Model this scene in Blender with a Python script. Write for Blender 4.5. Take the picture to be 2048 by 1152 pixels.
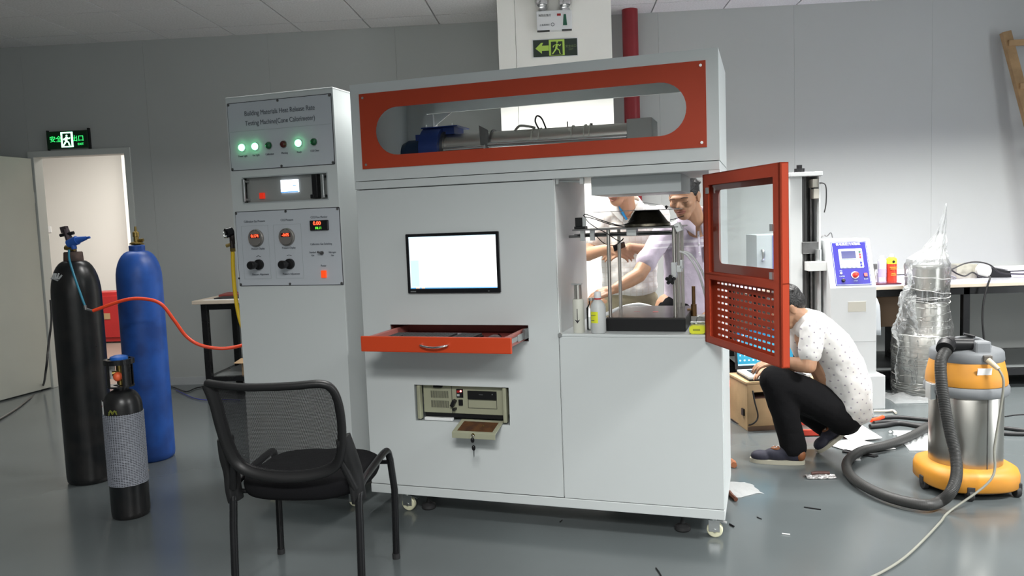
import bpy, math, random
from mathutils import Vector as V, Matrix, Euler, noise
from mathutils.geometry import tessellate_polygon
PI = math.pi
random.seed(7)
for o in list(bpy.data.objects): bpy.data.objects.remove(o)
scene = bpy.context.scene
col = scene.collection

# ------------------------------------------------------------------ camera
R_CAM = ((0.9975175, 0.0594833, -0.0376900), (-0.0324913, -0.0860656, -0.9957595), (-0.0624749, 0.9945122, -0.0839183))
F_PX = 1547.41
EYE = V((0, 0, 1.4))
cam_d = bpy.data.cameras.new('camera'); cam = bpy.data.objects.new('camera', cam_d); col.objects.link(cam)
cam_d.sensor_width = 36; cam_d.lens = F_PX / 2048 * 36; cam_d.clip_start = .05; cam_d.clip_end = 60
rx, dn, fw = (V(r) for r in R_CAM)
m = Matrix((rx, -dn, -fw)).transposed().to_4x4(); m.translation = EYE
cam.matrix_world = m
scene.camera = cam

# ------------------------------------------------------------------ world, exposure, lights
w = bpy.data.worlds.new('world'); scene.world = w; w.use_nodes = True
w.node_tree.nodes['Background'].inputs[0].default_value = (.8, .9, 1, 1)
w.node_tree.nodes['Background'].inputs[1].default_value = .3
scene.view_settings.view_transform = 'Standard'; scene.view_settings.look = 'None'
scene.view_settings.gamma = 1; scene.view_settings.use_curve_mapping = False
scene.view_settings.exposure = 0.0

def area(name, loc, size, power, color=(1, 1, 1), rot=(0, 0, 0), spread=180):
    d = bpy.data.lights.new(name, 'AREA'); d.shape = 'RECTANGLE'; d.size, d.size_y = size
    d.energy = power; d.color = color; d.spread = math.radians(spread)
    o = bpy.data.objects.new(name, d); col.objects.link(o); o.location = loc; o.rotation_euler = rot
    return o
LC = (1, 1, .975)
WC = (1, .985, .955)
# louvred ceiling troffers near the back wall: the louvre cut-off leaves the top of the wall dark
area('troffer_light', (2.7, 5.45, 3.1), (3.6, .2), 165, WC, spread=112)
area('troffer_light', (.0, 5.3, 3.1), (1.2, .2), 66, WC, spread=116)
area('troffer_light', (-.6, 4.15, 3.1), (1.2, .3), 60, WC, spread=110)
area('troffer_light', (-3.0, 5.3, 3.1), (2.2, .3), 22, LC, spread=120)
# lamps over the camera's end of the hall
area('troffer_light', (-.2, -.4, 3.1), (1.2, .6), 205, LC, spread=150)
area('troffer_light', (3.5, 2.0, 3.1), (1.2, .6), 265, LC, spread=150)
area('troffer_light', (1.2, -1.8, 3.1), (2.4, .6), 125, LC, spread=160)
area('window_and_fill_light', (-.8, -3.9, 1.75), (5.0, 1.6), 28, (1, 1, .98), rot=(PI / 2, 0, 0))  # added fill light behind the camera, brightens front faces; wall has no window
# window band in the right-hand wall, beyond the frame
area('window_and_fill_light', (6.3, 2.2, 1.6), (3.6, 1.4), 120, (.94, .98, 1), rot=(0, PI / 2, 0))
# lamp of the next room
area('next_room_light', (-5.0, 8.8, 2.95), (1.6, 1.2), 195, (1, .95, .87))

# ------------------------------------------------------------------ frames of reference
MO = V((-0.9657, 3.6824, 0)); MY = -0.25567         # front left corner of the big machine and its heading
EU = V((math.cos(MY), math.sin(MY), 0)); EV = V((-math.sin(MY), math.cos(MY), 0))
def Mp(u, v, z): return MO + EU * u + EV * v + V((0, 0, z))
def ray(px, py): return rx * ((px - 1024) / F_PX) + dn * ((py - 576) / F_PX) + fw
def onz(px, py, z=0): d = ray(px, py); return EYE + d * ((z - 1.4) / d.z)
def ony(px, py, Y): d = ray(px, py); return EYE + d * (Y / d.y)

OFF = {}
def thing(name, label, cat, at=(0, 0, 0), frame='w', rz=0, group=None, kind=None):
    o = bpy.data.objects.new(name, None); col.objects.link(o); o.empty_display_size = .1
    at = V(at)
    if frame == 'm': o.location = Mp(*at); o.rotation_euler.z = MY; OFF[o.name] = -at
    elif frame == 'l': o.location = at; o.rotation_euler.z = rz; OFF[o.name] = V((0, 0, 0))
    else: o.location = at; OFF[o.name] = -at
    if label: o['label'] = label
    if cat: o['category'] = cat
    if group: o['group'] = group
    if kind: o['kind'] = kind
    return o

class B:
    """collects vertices and faces of one mesh"""
    def __init__(s): s.v = []; s.f = []; s.mi = []; s.m = 0
    def _add(s, vs, fs):
        n = len(s.v); s.v += [V(x) for x in vs]
        for f in fs: s.f.append([i + n for i in f]); s.mi.append(s.m)
        return s
    def box(s, lo, hi, rot=None, c=None):
        x0, y0, z0 = lo; x1, y1, z1 = hi
        vs = [V(p) for p in ((x0,y0,z0),(x1,y0,z0),(x1,y1,z0),(x0,y1,z0),(x0,y0,z1),(x1,y0,z1),(x1,y1,z1),(x0,y1,z1))]
        if rot is not None:
            c = V(c) if c is not None else (V(lo) + V(hi)) / 2
            vs = [rot @ (p - c) + c for p in vs]
        return s._add(vs, [(0,3,2,1),(4,5,6,7),(0,1,5,4),(1,2,6,5),(2,3,7,6),(3,0,4,7)])
    def cyl(s, p0, p1, r0, r1=None, n=20, caps=True, flat=1):
        p0, p1 = V(p0), V(p1); r1 = r0 if r1 is None else r1
        d = (p1 - p0).normalized(); a = d.orthogonal().normalized(); 
        if abs(d.z) > .9: a = V((1,0,0)) - d * d.x; a.normalize()
        b = d.cross(a)
        vs = []
        for p, r in ((p0, r0), (p1, r1)):
            for k in range(n):
                t = 2 * PI * k / n; vs.append(p + a * (r * math.cos(t)) + b * (r * flat * math.sin(t)))
        fs = [(k, (k+1) % n, n + (k+1) % n, n + k) for k in range(n)]
        if caps: fs += [tuple(range(n-1, -1, -1)), tuple(range(n, 2*n))]
        return s._add(vs, fs)
    def lathe(s, prof, c=(0,0,0), n=32, rot=None, sx=1, sy=1):
        c = V(c); vs = []; fs = []
        for r, z in prof:
            for k in range(n):
                t = 2*PI*k/n; p = V((max(r, 1e-4)*math.cos(t)*sx, max(r, 1e-4)*math.sin(t)*sy, z))
                if rot is not None: p = rot @ p
                vs.append(p + c)
        for i in range(len(prof)-1):
            for k in range(n):
                fs.append((i*n+k, i*n+(k+1) % n, (i+1)*n+(k+1) % n, (i+1)*n+k))
        fs.append(tuple(range(n-1, -1, -1))); fs.append(tuple(range((len(prof)-1)*n, len(prof)*n)))
        return s._add(vs, fs)
    def tube(s, pts, r, n=10, smooth=0, flat=1):
        P = [V(p) for p in pts]
        if smooth and len(P) > 2: P = spline(P, smooth)
        rr = r if isinstance(r, (list, tuple)) else None
        t0 = (P[1]-P[0]).normalized(); a = t0.orthogonal().normalized()
        vs = []; N = len(P)
        for i, p in enumerate(P):
            t = (P[min(i+1, N-1)] - P[max(i-1, 0)]).normalized()
            a = (a - t * a.dot(t)).normalized(); b = t.cross(a)
            q = i / (N-1)
            R_ = r(q) if callable(r) else (rr[0] + (rr[1]-rr[0])*q if rr else r)
            for k in range(n):
                th = 2*PI*k/n; vs.append(p + a*(R_*math.cos(th)) + b*(R_*flat*math.sin(th)))
        fs = [(i*n+k, i*n+(k+1) % n, (i+1)*n+(k+1) % n, (i+1)*n+k) for i in range(N-1) for k in range(n)]
        fs += [tuple(range(n-1, -1, -1)), tuple(range((N-1)*n, N*n))]
        return s._add(vs, fs)
    def ball(s, c, r, n=14, rot=None):
        r = V(r) if not isinstance(r, (int, float)) else V((r, r, r)); c = V(c)
        vs = []; fs = []; h = n // 2 + 2
        for i in range(1, h):
            ph = PI*i/h
            for k in range(n):
                t = 2*PI*k/n; p = V((r.x*math.sin(ph)*math.cos(t), r.y*math.sin(ph)*math.sin(t), -r.z*math.cos(ph)))
                vs.append((rot @ p if rot is not None else p) + c)
        m_ = len(vs)
        for q in (-1, 1):
            p = V((0, 0, q*r.z)); vs.append((rot @ p if rot is not None else p) + c)
        for i in range(h-2):
            for k in range(n): fs.append((i*n+k, i*n+(k+1) % n, (i+1)*n+(k+1) % n, (i+1)*n+k))
        for k in range(n):
            fs.append((m_, (k+1) % n, k)); fs.append((m_+1, (h-2)*n+k, (h-2)*n+(k+1) % n))
        return s._add(vs, fs)
    def cap(s, p0, p1, r0, r1, n=14):
        p0, p1 = V(p0), V(p1)
        s.cyl(p0, p1, r0, r1, n); s.ball(p0, r0, n); s.ball(p1, r1, n); return s
    def plate(s, loops, d0, d1, fn=None):
        """flat plate with holes; loops in (a,b), thickness d0..d1, fn maps (a,b,d) to xyz"""
        fn = fn or (lambda a, b, d: (a, d, b))
        L = [[V((p[0], p[1], 0)) for p in l] for l in loops]
        tris = tessellate_polygon(L); flat = [p for l in L for p in l]; n = len(flat)
        vs = [fn(p.x, p.y, d0) for p in flat] + [fn(p.x, p.y, d1) for p in flat]
        fs = []
        for t in tris:
            a, b, c = (flat[i] for i in t)
            if (b-a).cross(c-a).z < 0: t = (t[0], t[2], t[1])
            fs.append(tuple(t)); fs.append(tuple(i+n for i in reversed(t)))
        o = 0
        for l in L:
            k = len(l); ar = sum(l[i].x*l[(i+1) % k].y - l[(i+1) % k].x*l[i].y for i in range(k))
            hole = (o > 0)
            for i in range(k):
                a, b = o+i, o+(i+1) % k
                fs.append((a, b, b+n, a+n) if (ar > 0) == hole else (b, a, a+n, b+n))
            o += k
        return s._add(vs, fs)
def spline(P, k):
    out = []; N = len(P)
    for i in range(N-1):
        p0, p1, p2, p3 = P[max(i-1, 0)], P[i], P[i+1], P[min(i+2, N-1)]
        for j in range(k):
            t = j/k; out.append(.5*((2*p1)+(p2-p0)*t+(2*p0-5*p1+4*p2-p3)*t*t+(3*p1-p0-3*p2+p3)*t**3))
    out.append(P[-1]); return out
def rect(x0, y0, x1, y1, r=0, n=5):
    if r <= 0: return [(x0,y0),(x1,y0),(x1,y1),(x0,y1)]
    out = []
    for cx, cy, a in ((x1-r,y0+r,-90),(x1-r,y1-r,0),(x0+r,y1-r,90),(x0+r,y0+r,180)):
        for k in range(n+1):
            t = math.radians(a+90*k/n); out.append((cx+r*math.cos(t), cy+r*math.sin(t)))
    return out
def circ(cx, cy, r, n=20, ry=None): return [(cx+r*math.cos(2*PI*k/n), cy+(ry or r)*math.sin(2*PI*k/n)) for k in range(n)]

def link(name, me, parent=None):
    o = bpy.data.objects.new(name, me); col.objects.link(o)
    if parent is not None: o.parent = parent
    return o
def part(name, b, mat, parent=None, bevel=0, smooth=0, seg=2, **props):
    """one mesh object; parent may be a thing, or a part whose own parent is a thing"""
    root = parent
    while root is not None and root.name not in OFF: root = root.parent
    off = OFF[root.name] if root is not None else V((0, 0, 0))
    me = bpy.data.meshes.new(name)
    me.from_pydata([tuple(p + off) for p in b.v], [], b.f)
    mats = mat if isinstance(mat, (list, tuple)) else [mat]
    for mm in mats: me.materials.append(mm)
    if len(mats) > 1: me.polygons.foreach_set('material_index', b.mi)
    if smooth:
        me.polygons.foreach_set('use_smooth', [True]*len(me.polygons))
        me.update(); me.set_sharp_from_angle(angle=math.radians(smooth))
    me.update()
    o = link(name, me, parent)
    if bevel:
        md = o.modifiers.new('bevel', 'BEVEL'); md.width = bevel; md.segments = seg; md.limit_method = 'ANGLE'; md.angle_limit = math.radians(40)
    for k, v_ in props.items(): o[k] = v_
    return o
def single(name, b, mat, label, cat, group=None, kind=None, at=None, **kw):
    """a thing that is one mesh: its origin goes to its base centre"""
    if at is None:
        xs = [p.x for p in b.v]; ys = [p.y for p in b.v]; at = V(((min(xs)+max(xs))/2, (min(ys)+max(ys))/2, min(p.z for p in b.v)))
    else: at = V(at)
    for p in b.v: p -= at
    o = part(name, b, mat, None, **kw); o.location = at
    if label: o['label'] = label
    if cat: o['category'] = cat
    if group: o['group'] = group
    if kind: o['kind'] = kind
    return o
def mB(b):
    """vertices from machine frame to world"""
    b.v = [Mp(*p) for p in b.v]; return b
def text(name, s, parent, pos, size, mat, face='y', wide=1.0, align='CENTER', depth=.0006, rot=None):
    c = bpy.data.curves.new(name, 'FONT'); c.body = s; c.size = size; c.align_x = align; c.align_y = 'CENTER'; c.extrude = depth
    tmp = bpy.data.objects.new(name, c); col.objects.link(tmp)
    me = bpy.data.meshes.new_from_object(tmp.evaluated_get(bpy.context.evaluated_depsgraph_get()))
    bpy.data.objects.remove(tmp)
    root = parent
    while root is not None and root.name not in OFF: root = root.parent
    off = OFF[root.name] if root else V((0, 0, 0))
    q = rot if rot is not None else Euler((PI/2, 0, 0)).to_matrix()
    for v_ in me.vertices: v_.co = q @ V((v_.co.x*wide, v_.co.y, v_.co.z)) + V(pos) + off
    me.materials.clear(); me.materials.append(mat)
    return link(name, me, parent)

# ------------------------------------------------------------------ materials
def mat(name, c, rough=.5, metal=0, emit=None, es=1, noise_s=0, noise_a=0, bump=0, bump_s=60, spec=.5, coat=0, c2=None, trans=0, ior=1.45, sheen=0, aniso=None):
    m_ = bpy.data.materials.new(name); m_.use_nodes = True; nt = m_.node_tree; p = nt.nodes['Principled BSDF']
    p.inputs['Base Color'].default_value = (*c, 1); p.inputs['Roughness'].default_value = rough; p.inputs['Metallic'].default_value = metal
    p.inputs['Specular IOR Level'].default_value = spec; p.inputs['Coat Weight'].default_value = coat
    p.inputs['Transmission Weight'].default_value = trans; p.inputs['IOR'].default_value = ior
    p.inputs['Sheen Weight'].default_value = sheen
    if emit: p.inputs['Emission Color'].default_value = (*emit, 1); p.inputs['Emission Strength'].default_value = es
    tc = nt.nodes.new('ShaderNodeTexCoord')
    if noise_a or c2:
        n = nt.nodes.new('ShaderNodeTexNoise'); n.inputs['Scale'].default_value = noise_s or 8; n.inputs['Detail'].default_value = 5
        nt.links.new(tc.outputs['Object'], n.inputs['Vector'])
        mx = nt.nodes.new('ShaderNodeMix'); mx.data_type = 'RGBA'
        k = c2 or tuple(x*(1-noise_a) for x in c)
        mx.inputs[6].default_value = (*c, 1); mx.inputs[7].default_value = (*k, 1)
        rp = nt.nodes.new('ShaderNodeValToRGB'); rp.color_ramp.elements[0].position = .4; rp.color_ramp.elements[1].position = .65
        nt.links.new(n.outputs['Fac'], rp.inputs[0]); nt.links.new(rp.outputs[0], mx.inputs[0]); nt.links.new(mx.outputs[2], p.inputs['Base Color'])
        mr = nt.nodes.new('ShaderNodeMapRange'); mr.inputs['To Min'].default_value = max(rough-.05, 0); mr.inputs['To Max'].default_value = min(rough+.1, 1)
        nt.links.new(n.outputs['Fac'], mr.inputs['Value']); nt.links.new(mr.outputs[0], p.inputs['Roughness'])
    if bump:
        n2 = nt.nodes.new('ShaderNodeTexNoise'); n2.inputs['Scale'].default_value = bump_s; n2.inputs['Detail'].default_value = 3
        mp = nt.nodes.new('ShaderNodeMapping'); nt.links.new(tc.outputs['Object'], mp.inputs['Vector']); nt.links.new(mp.outputs[0], n2.inputs['Vector'])
        if aniso: mp.inputs['Scale'].default_value = aniso
        bp = nt.nodes.new('ShaderNodeBump'); bp.inputs['Strength'].default_value = bump; bp.inputs['Distance'].default_value = .01
        nt.links.new(n2.outputs['Fac'], bp.inputs['Height']); nt.links.new(bp.outputs[0], p.inputs['Normal'])
    return m_
def clear(name, tint=(1, 1, 1), gloss=.12, rough=.05, bump=0, bump_s=20, opac=0, mscale=(1, 1, 1), gmul=1):
    m_ = bpy.data.materials.new(name); m_.use_nodes = True; nt = m_.node_tree; nt.nodes.remove(nt.nodes['Principled BSDF'])
    out = nt.nodes['Material Output']; t = nt.nodes.new('ShaderNodeBsdfTransparent'); t.inputs[0].default_value = (*tint, 1)
    g = nt.nodes.new('ShaderNodeBsdfGlossy'); g.inputs['Roughness'].default_value = rough
    lw = nt.nodes.new('ShaderNodeLayerWeight'); lw.inputs[0].default_value = gloss
    mc = nt.nodes.new('ShaderNodeMath'); mc.operation = 'MULTIPLY'; mc.inputs[1].default_value = gmul; nt.links.new(lw.outputs['Fresnel'], mc.inputs[0])
    mx = nt.nodes.new('ShaderNodeMixShader'); nt.links.new(mc.outputs[0], mx.inputs[0]); nt.links.new(t.outputs[0], mx.inputs[1]); nt.links.new(g.outputs[0], mx.inputs[2])
    last = mx
    if bump:
        tc = nt.nodes.new('ShaderNodeTexCoord'); n = nt.nodes.new('ShaderNodeTexNoise'); n.inputs['Scale'].default_value = bump_s; n.inputs['Detail'].default_value = 4; n.inputs['Distortion'].default_value = .7
        mp = nt.nodes.new('ShaderNodeMapping'); mp.inputs['Scale'].default_value = mscale
        nt.links.new(tc.outputs['Object'], mp.inputs[0]); nt.links.new(mp.outputs[0], n.inputs['Vector'])
        bp = nt.nodes.new('ShaderNodeBump'); bp.inputs['Strength'].default_value = bump; bp.inputs['Distance'].default_value = .03
        nt.links.new(n.outputs['Fac'], bp.inputs['Height']); nt.links.new(bp.outputs[0], g.inputs['Normal']); nt.links.new(bp.outputs[0], lw.inputs['Normal'])
    if opac:
        d = nt.nodes.new('ShaderNodeBsdfTranslucent'); d.inputs[0].default_value = (.9, .92, .92, 1)
        d2 = nt.nodes.new('ShaderNodeBsdfDiffuse'); d2.inputs[0].default_value = (.85, .87, .87, 1)
        ad = nt.nodes.new('ShaderNodeMixShader'); ad.inputs[0].default_value = .6; nt.links.new(d.outputs[0], ad.inputs[1]); nt.links.new(d2.outputs[0], ad.inputs[2])
        m3 = nt.nodes.new('ShaderNodeMixShader'); m3.inputs[0].default_value = opac; nt.links.new(mx.outputs[0], m3.inputs[1]); nt.links.new(ad.outputs[0], m3.inputs[2]); last = m3
    nt.links.new(last.outputs[0], out.inputs[0]); return m_

WHITE = mat('white_powder_coat', (.575, .608, .610), .42, noise_s=1.2, noise_a=.03, bump=.03, bump_s=400)
WHITE_IN = mat('white_inner_coat', (.7, .72, .72), .4, noise_s=2, noise_a=.05)
WHITE2 = mat('tester_white_coat', (.50, .515, .52), .42)
PANEL = mat('silver_panel', (.50, .53, .57), .45, bump=.02, bump_s=500)
ORANGE = mat('orange_powder_coat', (.43, .054, .022), .45, spec=.25, noise_s=3, noise_a=.08)
ORANGE2 = mat('orange_drawer_coat', (.56, .058, .016), .3, noise_s=3, noise_a=.06)
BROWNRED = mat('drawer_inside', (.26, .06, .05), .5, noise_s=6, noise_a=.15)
BLACK = mat('black_plastic', (.009, .009, .010), .42, spec=.35)
BLACKG = mat('black_gloss', (.01, .01, .012), .12)
BLACKM = mat('black_paint_metal', (.008, .008, .009), .25, noise_s=5, noise_a=.3, spec=.4)
BLACKR = mat('black_rubber', (.02, .02, .021), .65, bump=.1, bump_s=80)
STEEL = mat('brushed_steel', (.62, .60, .56), .34, 1, bump=.05, bump_s=30, aniso=(1, 1, 30))
CHROME = mat('chrome', (.8, .8, .8), .12, 1)
ZINC = mat('zinc', (.6, .62, .62), .35, 1)
STEELD = mat('dark_steel', (.22, .22, .22), .38, .9, noise_s=15, noise_a=.3)
BRASS = mat('brass', (.42, .3, .1), .35, 1, noise_s=20, noise_a=.4)
COPPER = mat('bronze_rod', (.25, .14, .06), .35, .9, noise_s=20, noise_a=.3)
CREAM = mat('cream_nylon', (.68, .67, .48), .45)
GREENDK = mat('green_lens_off', (.01, .10, .035), .2)
REDDK = mat('red_lens_off', (.08, .015, .012), .2)
GREENON = mat('green_lens_lit', (.7, 1, .8), .3, emit=(.12, 1, .32), es=11)
REDON = mat('red_led_lit', (1, .1, .05), .4, emit=(1, .06, .02), es=5)
GRNLED = mat('green_led_lit', (.1, 1, .1), .4, emit=(.15, .9, .05), es=2)
INK = mat('grey_ink', (.08, .09, .11), .6)
INKD = mat('dark_ink', (.03, .03, .035), .6)
OLIVE = mat('beige_case', (.33, .335, .24), .45, noise_s=8, noise_a=.06)
OLIVED = mat('beige_case_slot', (.06, .06, .045), .6)
WALL = mat('wall_panel_paint', (.405, .422, .412), .6, noise_s=.7, noise_a=.03)
WALLIN = mat('next_room_paint', (.70, .69, .66), .7, noise_s=.7, noise_a=.03)
PILLAR = mat('pillar_paint', (.88, .87, .82), .6, noise_s=1, noise_a=.03)
TILE = mat('ceiling_tile', (.72, .72, .73), .85, noise_s=70, noise_a=.14, bump=.35, bump_s=90)
SEAM = mat('seam_shadow_gap', (.30, .31, .31), .8)
WOOD = mat('raw_pine', (.36, .23, .11), .6, noise_s=9, noise_a=.25, bump=.1, bump_s=20)
PLY = mat('plywood', (.40, .27, .14), .6, noise_s=6, noise_a=.2)
LAM = mat('pale_laminate', (.55, .47, .38), .5, noise_s=4, noise_a=.08)
TABTOP = mat('lavender_table_mat', (.50, .47, .62), .35, noise_s=5, noise_a=.1)
CARD = mat('cardboard', (.42, .29, .17), .75, noise_s=6, noise_a=.12)
PAPER = mat('paper', (.78, .78, .77), .7)
BLUEP = mat('blue_cylinder_paint', (.018, .085, .36), .38, c2=(.012, .05, .22), noise_s=7)
BLKCYL = mat('black_cylinder_paint', (.006, .007, .008), .28, c2=(.014, .013, .013), noise_s=9)
REDP = mat('red_pipe_paint', (.22, .012, .018), .4, noise_s=4, noise_a=.1)
REDB = mat('red_box_paint', (.38, .02, .02), .4, noise_s=5, noise_a=.1)
YELLOW = mat('yellow_hose', (.75, .50, .02), .35)
ORHOSE = mat('orange_hose', (.85, .07, .02), .3)
YBRIGHT = mat('yellow_plastic', (.75, .78, .04), .4)
VACY = mat('vacuum_orange', (.58, .25, .025), .45, c2=(.48, .21, .03), noise_s=6)
VACG = mat('vacuum_grey', (.17, .18, .19), .5, noise_s=8, noise_a=.15)
GREYP = mat('grey_paint_box', (.40, .43, .44), .5)
BLUEMOT = mat('blue_motor_paint', (.02, .05, .22), .4, noise_s=10, noise_a=.2)
BLUEMOTD = mat('dark_blue_motor_paint', (.012, .03, .07), .45)
PURPLE = mat('blue_panel_sheet', (.026, .022, .24), .4, spec=.25)
LBLUE = mat('pale_blue_sheet', (.42, .5, .6), .4)
MILK = mat('translucent_bottle', (.72, .74, .74), .35, trans=.25)
SHIRTW = mat('white_plaid_knit', (.72, .72, .70), .85, sheen=.2, bump=.3, bump_s=14)
SKIN = mat('skin', (.46, .255, .155), .5, noise_s=20, noise_a=.1)
SKIN.node_tree.nodes['Principled BSDF'].inputs['Subsurface Weight'].default_value = .08
LIP = mat('lips', (.36, .15, .11), .45)
HAIR = mat('black_hair', (.012, .011, .011), .45, bump=.6, bump_s=90)
PANTS = mat('black_trousers', (.006, .006, .007), .9, spec=.2, bump=.3, bump_s=25)
KHAKI = mat('khaki_trousers', (.26, .23, .15), .85, bump=.3, bump_s=25)
SHOE = mat('navy_shoe_cloth', (.02, .02, .035), .7)
TAN = mat('tan_leather', (.22, .08, .03), .5)
SOLE = mat('cream_rubber_sole', (.42, .40, .32), .6)
CABLE = mat('black_cable', (.015, .015, .016), .5)
WHITEP = mat('white_plastic', (.75, .76, .77), .35)

# floor epoxy: object-space blotches and scratches, glossy
FLOOR = mat('grey_epoxy', (.094, .107, .110), .16, spec=.6, noise_s=.9, noise_a=.13, bump=.025, bump_s=3)
# ================================================================== the room
X0, X1, Y0, YW, ZC = -6.5, 6.5, -4.0, 6.986, 3.177
DL, DR, DT = -4.84, -3.96, 2.175
def struct(name, b, m_, **kw): o = part(name, b, m_, None, **kw); o['kind'] = 'structure'; return o
struct('floor', B().box((X0, Y0, -.1), (X1, YW+.1, 0)), FLOOR)
NF = struct('floor', B().box((-9.0, YW+.1, -.1), (-2.0, 11.2, 0)), mat('next_room_floor', (.20, .165, .14), .3, noise_s=2, noise_a=.1))
cl = struct('ceiling', B().box((X0, Y0, ZC+.012), (X1, YW+.1, ZC+.1)), SEAM)
# ceiling tiles: one shared mesh, each tile an object
ts = .62; tb = B().box((.006, .006, 0), (ts-.006, ts-.006, .012)); tile_me = None
nx = int((X1-X0)/ts); ny = int((YW-Y0)/ts)
cell = 0
for j in range(ny):
    for i in range(nx):
        x = 2.106-7*ts+ (i-7)*ts; y = YW-.30-(j+1)*ts
        if x < X0 or x+ts > X1 or y < Y0: continue
        if tile_me is None: t_ = part('ceiling_tile', tb, TILE, cl, bevel=.003, seg=1); tile_me = t_.data
        else:
            t_ = link('ceiling_tile', tile_me, cl)
            md = t_.modifiers.new('bevel', 'BEVEL'); md.width = .003; md.segments = 1
        t_.location = (x, y, ZC)
        cell += 1
eb = B().box((.006, .003, 0), (ts-.006, .294, .012)); e_me = None
for i in range(nx):
    x = 2.106-14*ts + i*ts
    if x < X0 or x+ts > X1: continue
    if e_me is None: t_ = part('ceiling_tile', eb, TILE, cl); e_me = t_.data
    else: t_ = link('ceiling_tile', e_me, cl)
    t_.location = (x, YW-.297, ZC)
# back wall: core with doorway, then panels with fine seams
wb = struct('wall_back', B().plate([[(X0, 0), (DL, 0), (DL, DT), (DR, DT), (DR, 0), (X1, 0), (X1, ZC+.1), (X0, ZC+.1)]], YW+.012, YW+.1), SEAM)
edges = [X0] + [-3.72+1.161*k for k in range(-2, 9)] + [X1]
for a, c in zip(edges, edges[1:]):
    a += .0006; c -= .0006
    if c <= DL or a >= DR: pb = B().box((a, YW, 0), (c, YW+.012, ZC+.01))
    else:
        lo, hi = max(a, DL), min(c, DR); out = [(a, 0)] if a < DL else []
        L = []
        if a < DL: L += [(a, 0), (DL, 0), (DL, DT)]
        else: L += [(a, DT)]
        if c > DR: L += [(DR, DT), (DR, 0), (c, 0)]
        else: L += [(c, DT)]
        L += [(c, ZC+.01), (a, ZC+.01)]
        pb = B().plate([L], YW, YW+.012)
    part('wall_panel', pb, WALL, wb)
struct('wall_left', B().box((X0-.1, Y0, 0), (X0, YW+.1, ZC+.1)), WALL)
struct('wall_right', B().plate([[(Y0, 0), (YW+.1, 0), (YW+.1, ZC+.1), (Y0, ZC+.1)], rect(.4, .9, 4.0, 2.3)], X1, X1+.1, lambda a, b, d: (d, a, b)), WALL)
struct('wall_front', B().box((X0, Y0-.1, 0), (X1, Y0, ZC+.1)), WALL)
bb = struct('baseboard_back', B().box((DR+.06, YW-.012, 0), (X1, YW-.001, .07)).box((X0, YW-.012, 0), (DL-.06, YW-.001, .07)), mat('baseboard_grey', (.42, .44, .45), .5))
# next room
struct('wall_next_room', B().box((-9.0, 10.75, 0), (-2.0, 10.85, ZC)).box((-5.93, 10.35, 0), (-4.6, 10.75, ZC)), WALLIN)
struct('wall_next_room_left', B().box((-9.1, YW+.1, 0), (-9.0, 10.85, ZC)), WALLIN)
struct('wall_next_room_right', B().box((-2.0, YW+.1, 0), (-1.9, 10.85, ZC)), WALLIN)
struct('ceiling', B().box((-9.1, YW+.1, ZC), (-1.9, 10.85, ZC+.1)), WALLIN)
struct('baseboard_next_room', B().box((-9.0, 10.735, 0), (-5.94, 10.749, .1)).box((-5.944, 10.335, 0), (-4.6, 10.349, .1)), PILLAR)
# doorway trim and the open leaf
FR = mat('door_frame_paint', (.50, .52, .50), .5)
struct('trim_doorway', B().box((DL-.05, YW-.015, 0), (DL+.006, YW+.11, DT+.05)).box((DR-.006, YW-.015, 0), (DR+.05, YW+.11, DT+.05)).box((DL, YW-.0155, DT-.006), (DR, YW+.11, DT+.051)), FR, bevel=.003)
door = bpy.data.objects.new('door_1', None); col.objects.link(door); door.location = (DL-.03, YW-.02, 0); door.rotation_euler.z = math.radians(-100.5)
door['kind'] = 'structure'; OFF[door.name] = V((0, 0, 0))
DOORP = mat('door_leaf_paint', (.55, .56, .50), .5, noise_s=2, noise_a=.05)
part('door_leaf', B().box((0, -.02, .012), (.86, .02, 2.16)), DOORP, door, bevel=.003)
0 and part('door_panel', B().plate([rect(.1, .2, .76, 2.0), rect(.13, .23, .73, 1.97)], .021, .026), DOORP, door)
part('door_handle', B().cyl((.80, .02, 1.0), (.80, .07, 1.0), .01).cyl((.80, .065, 1.0), (.68, .065, 1.0), .009), ZINC, door, smooth=40)
part('hinge', B().cyl((0, .012, .3), (0, .012, .4), .008).cyl((0, .012, 1.75), (0, .012, 1.85), .008), ZINC, door)
# light switch in the next room
p = ony(97, 459, 10.74)
t = thing('wall_socket', 'small white socket plate on the wall of the bright room beyond the doorway', 'socket', (p.x, 10.75, p.z-.06))
part('plate', B().box((p.x-.07, 10.735, p.z-.045), (p.x+.04, 10.75, p.z+.045)), WHITEP, t, bevel=.004)
part('socket_face', B().box((p.x-.09, 10.72, p.z-.05), (p.x-.045, 10.735, p.z+.05)), mat('socket_grey', (.2, .2, .19), .5), t)
# red box in the next room
a, c = onz(202, 662), onz(226, 662)
a = ony(196, 585, 9.9); c = ony(226, 585, 9.9)
t = thing('red_cabinet', 'red metal cabinet on the floor of the next room, seen between the tall gas cylinders', 'cabinet', ((a.x+c.x)/2, 9.9, 0))
part('body', B().box((a.x-.12, 9.9, 0.02), (c.x+.25, 10.25, a.z)), REDB, t, bevel=.006)
part('door', B().box((a.x-.10, 9.885, .08), (c.x+.23, 9.9, a.z-.05)), REDB, t, bevel=.004)
part('name_plate', B().box((a.x+.03, 9.88, a.z-.36), (a.x+.15, 9.886, a.z-.28)), PLY, t)
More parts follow.
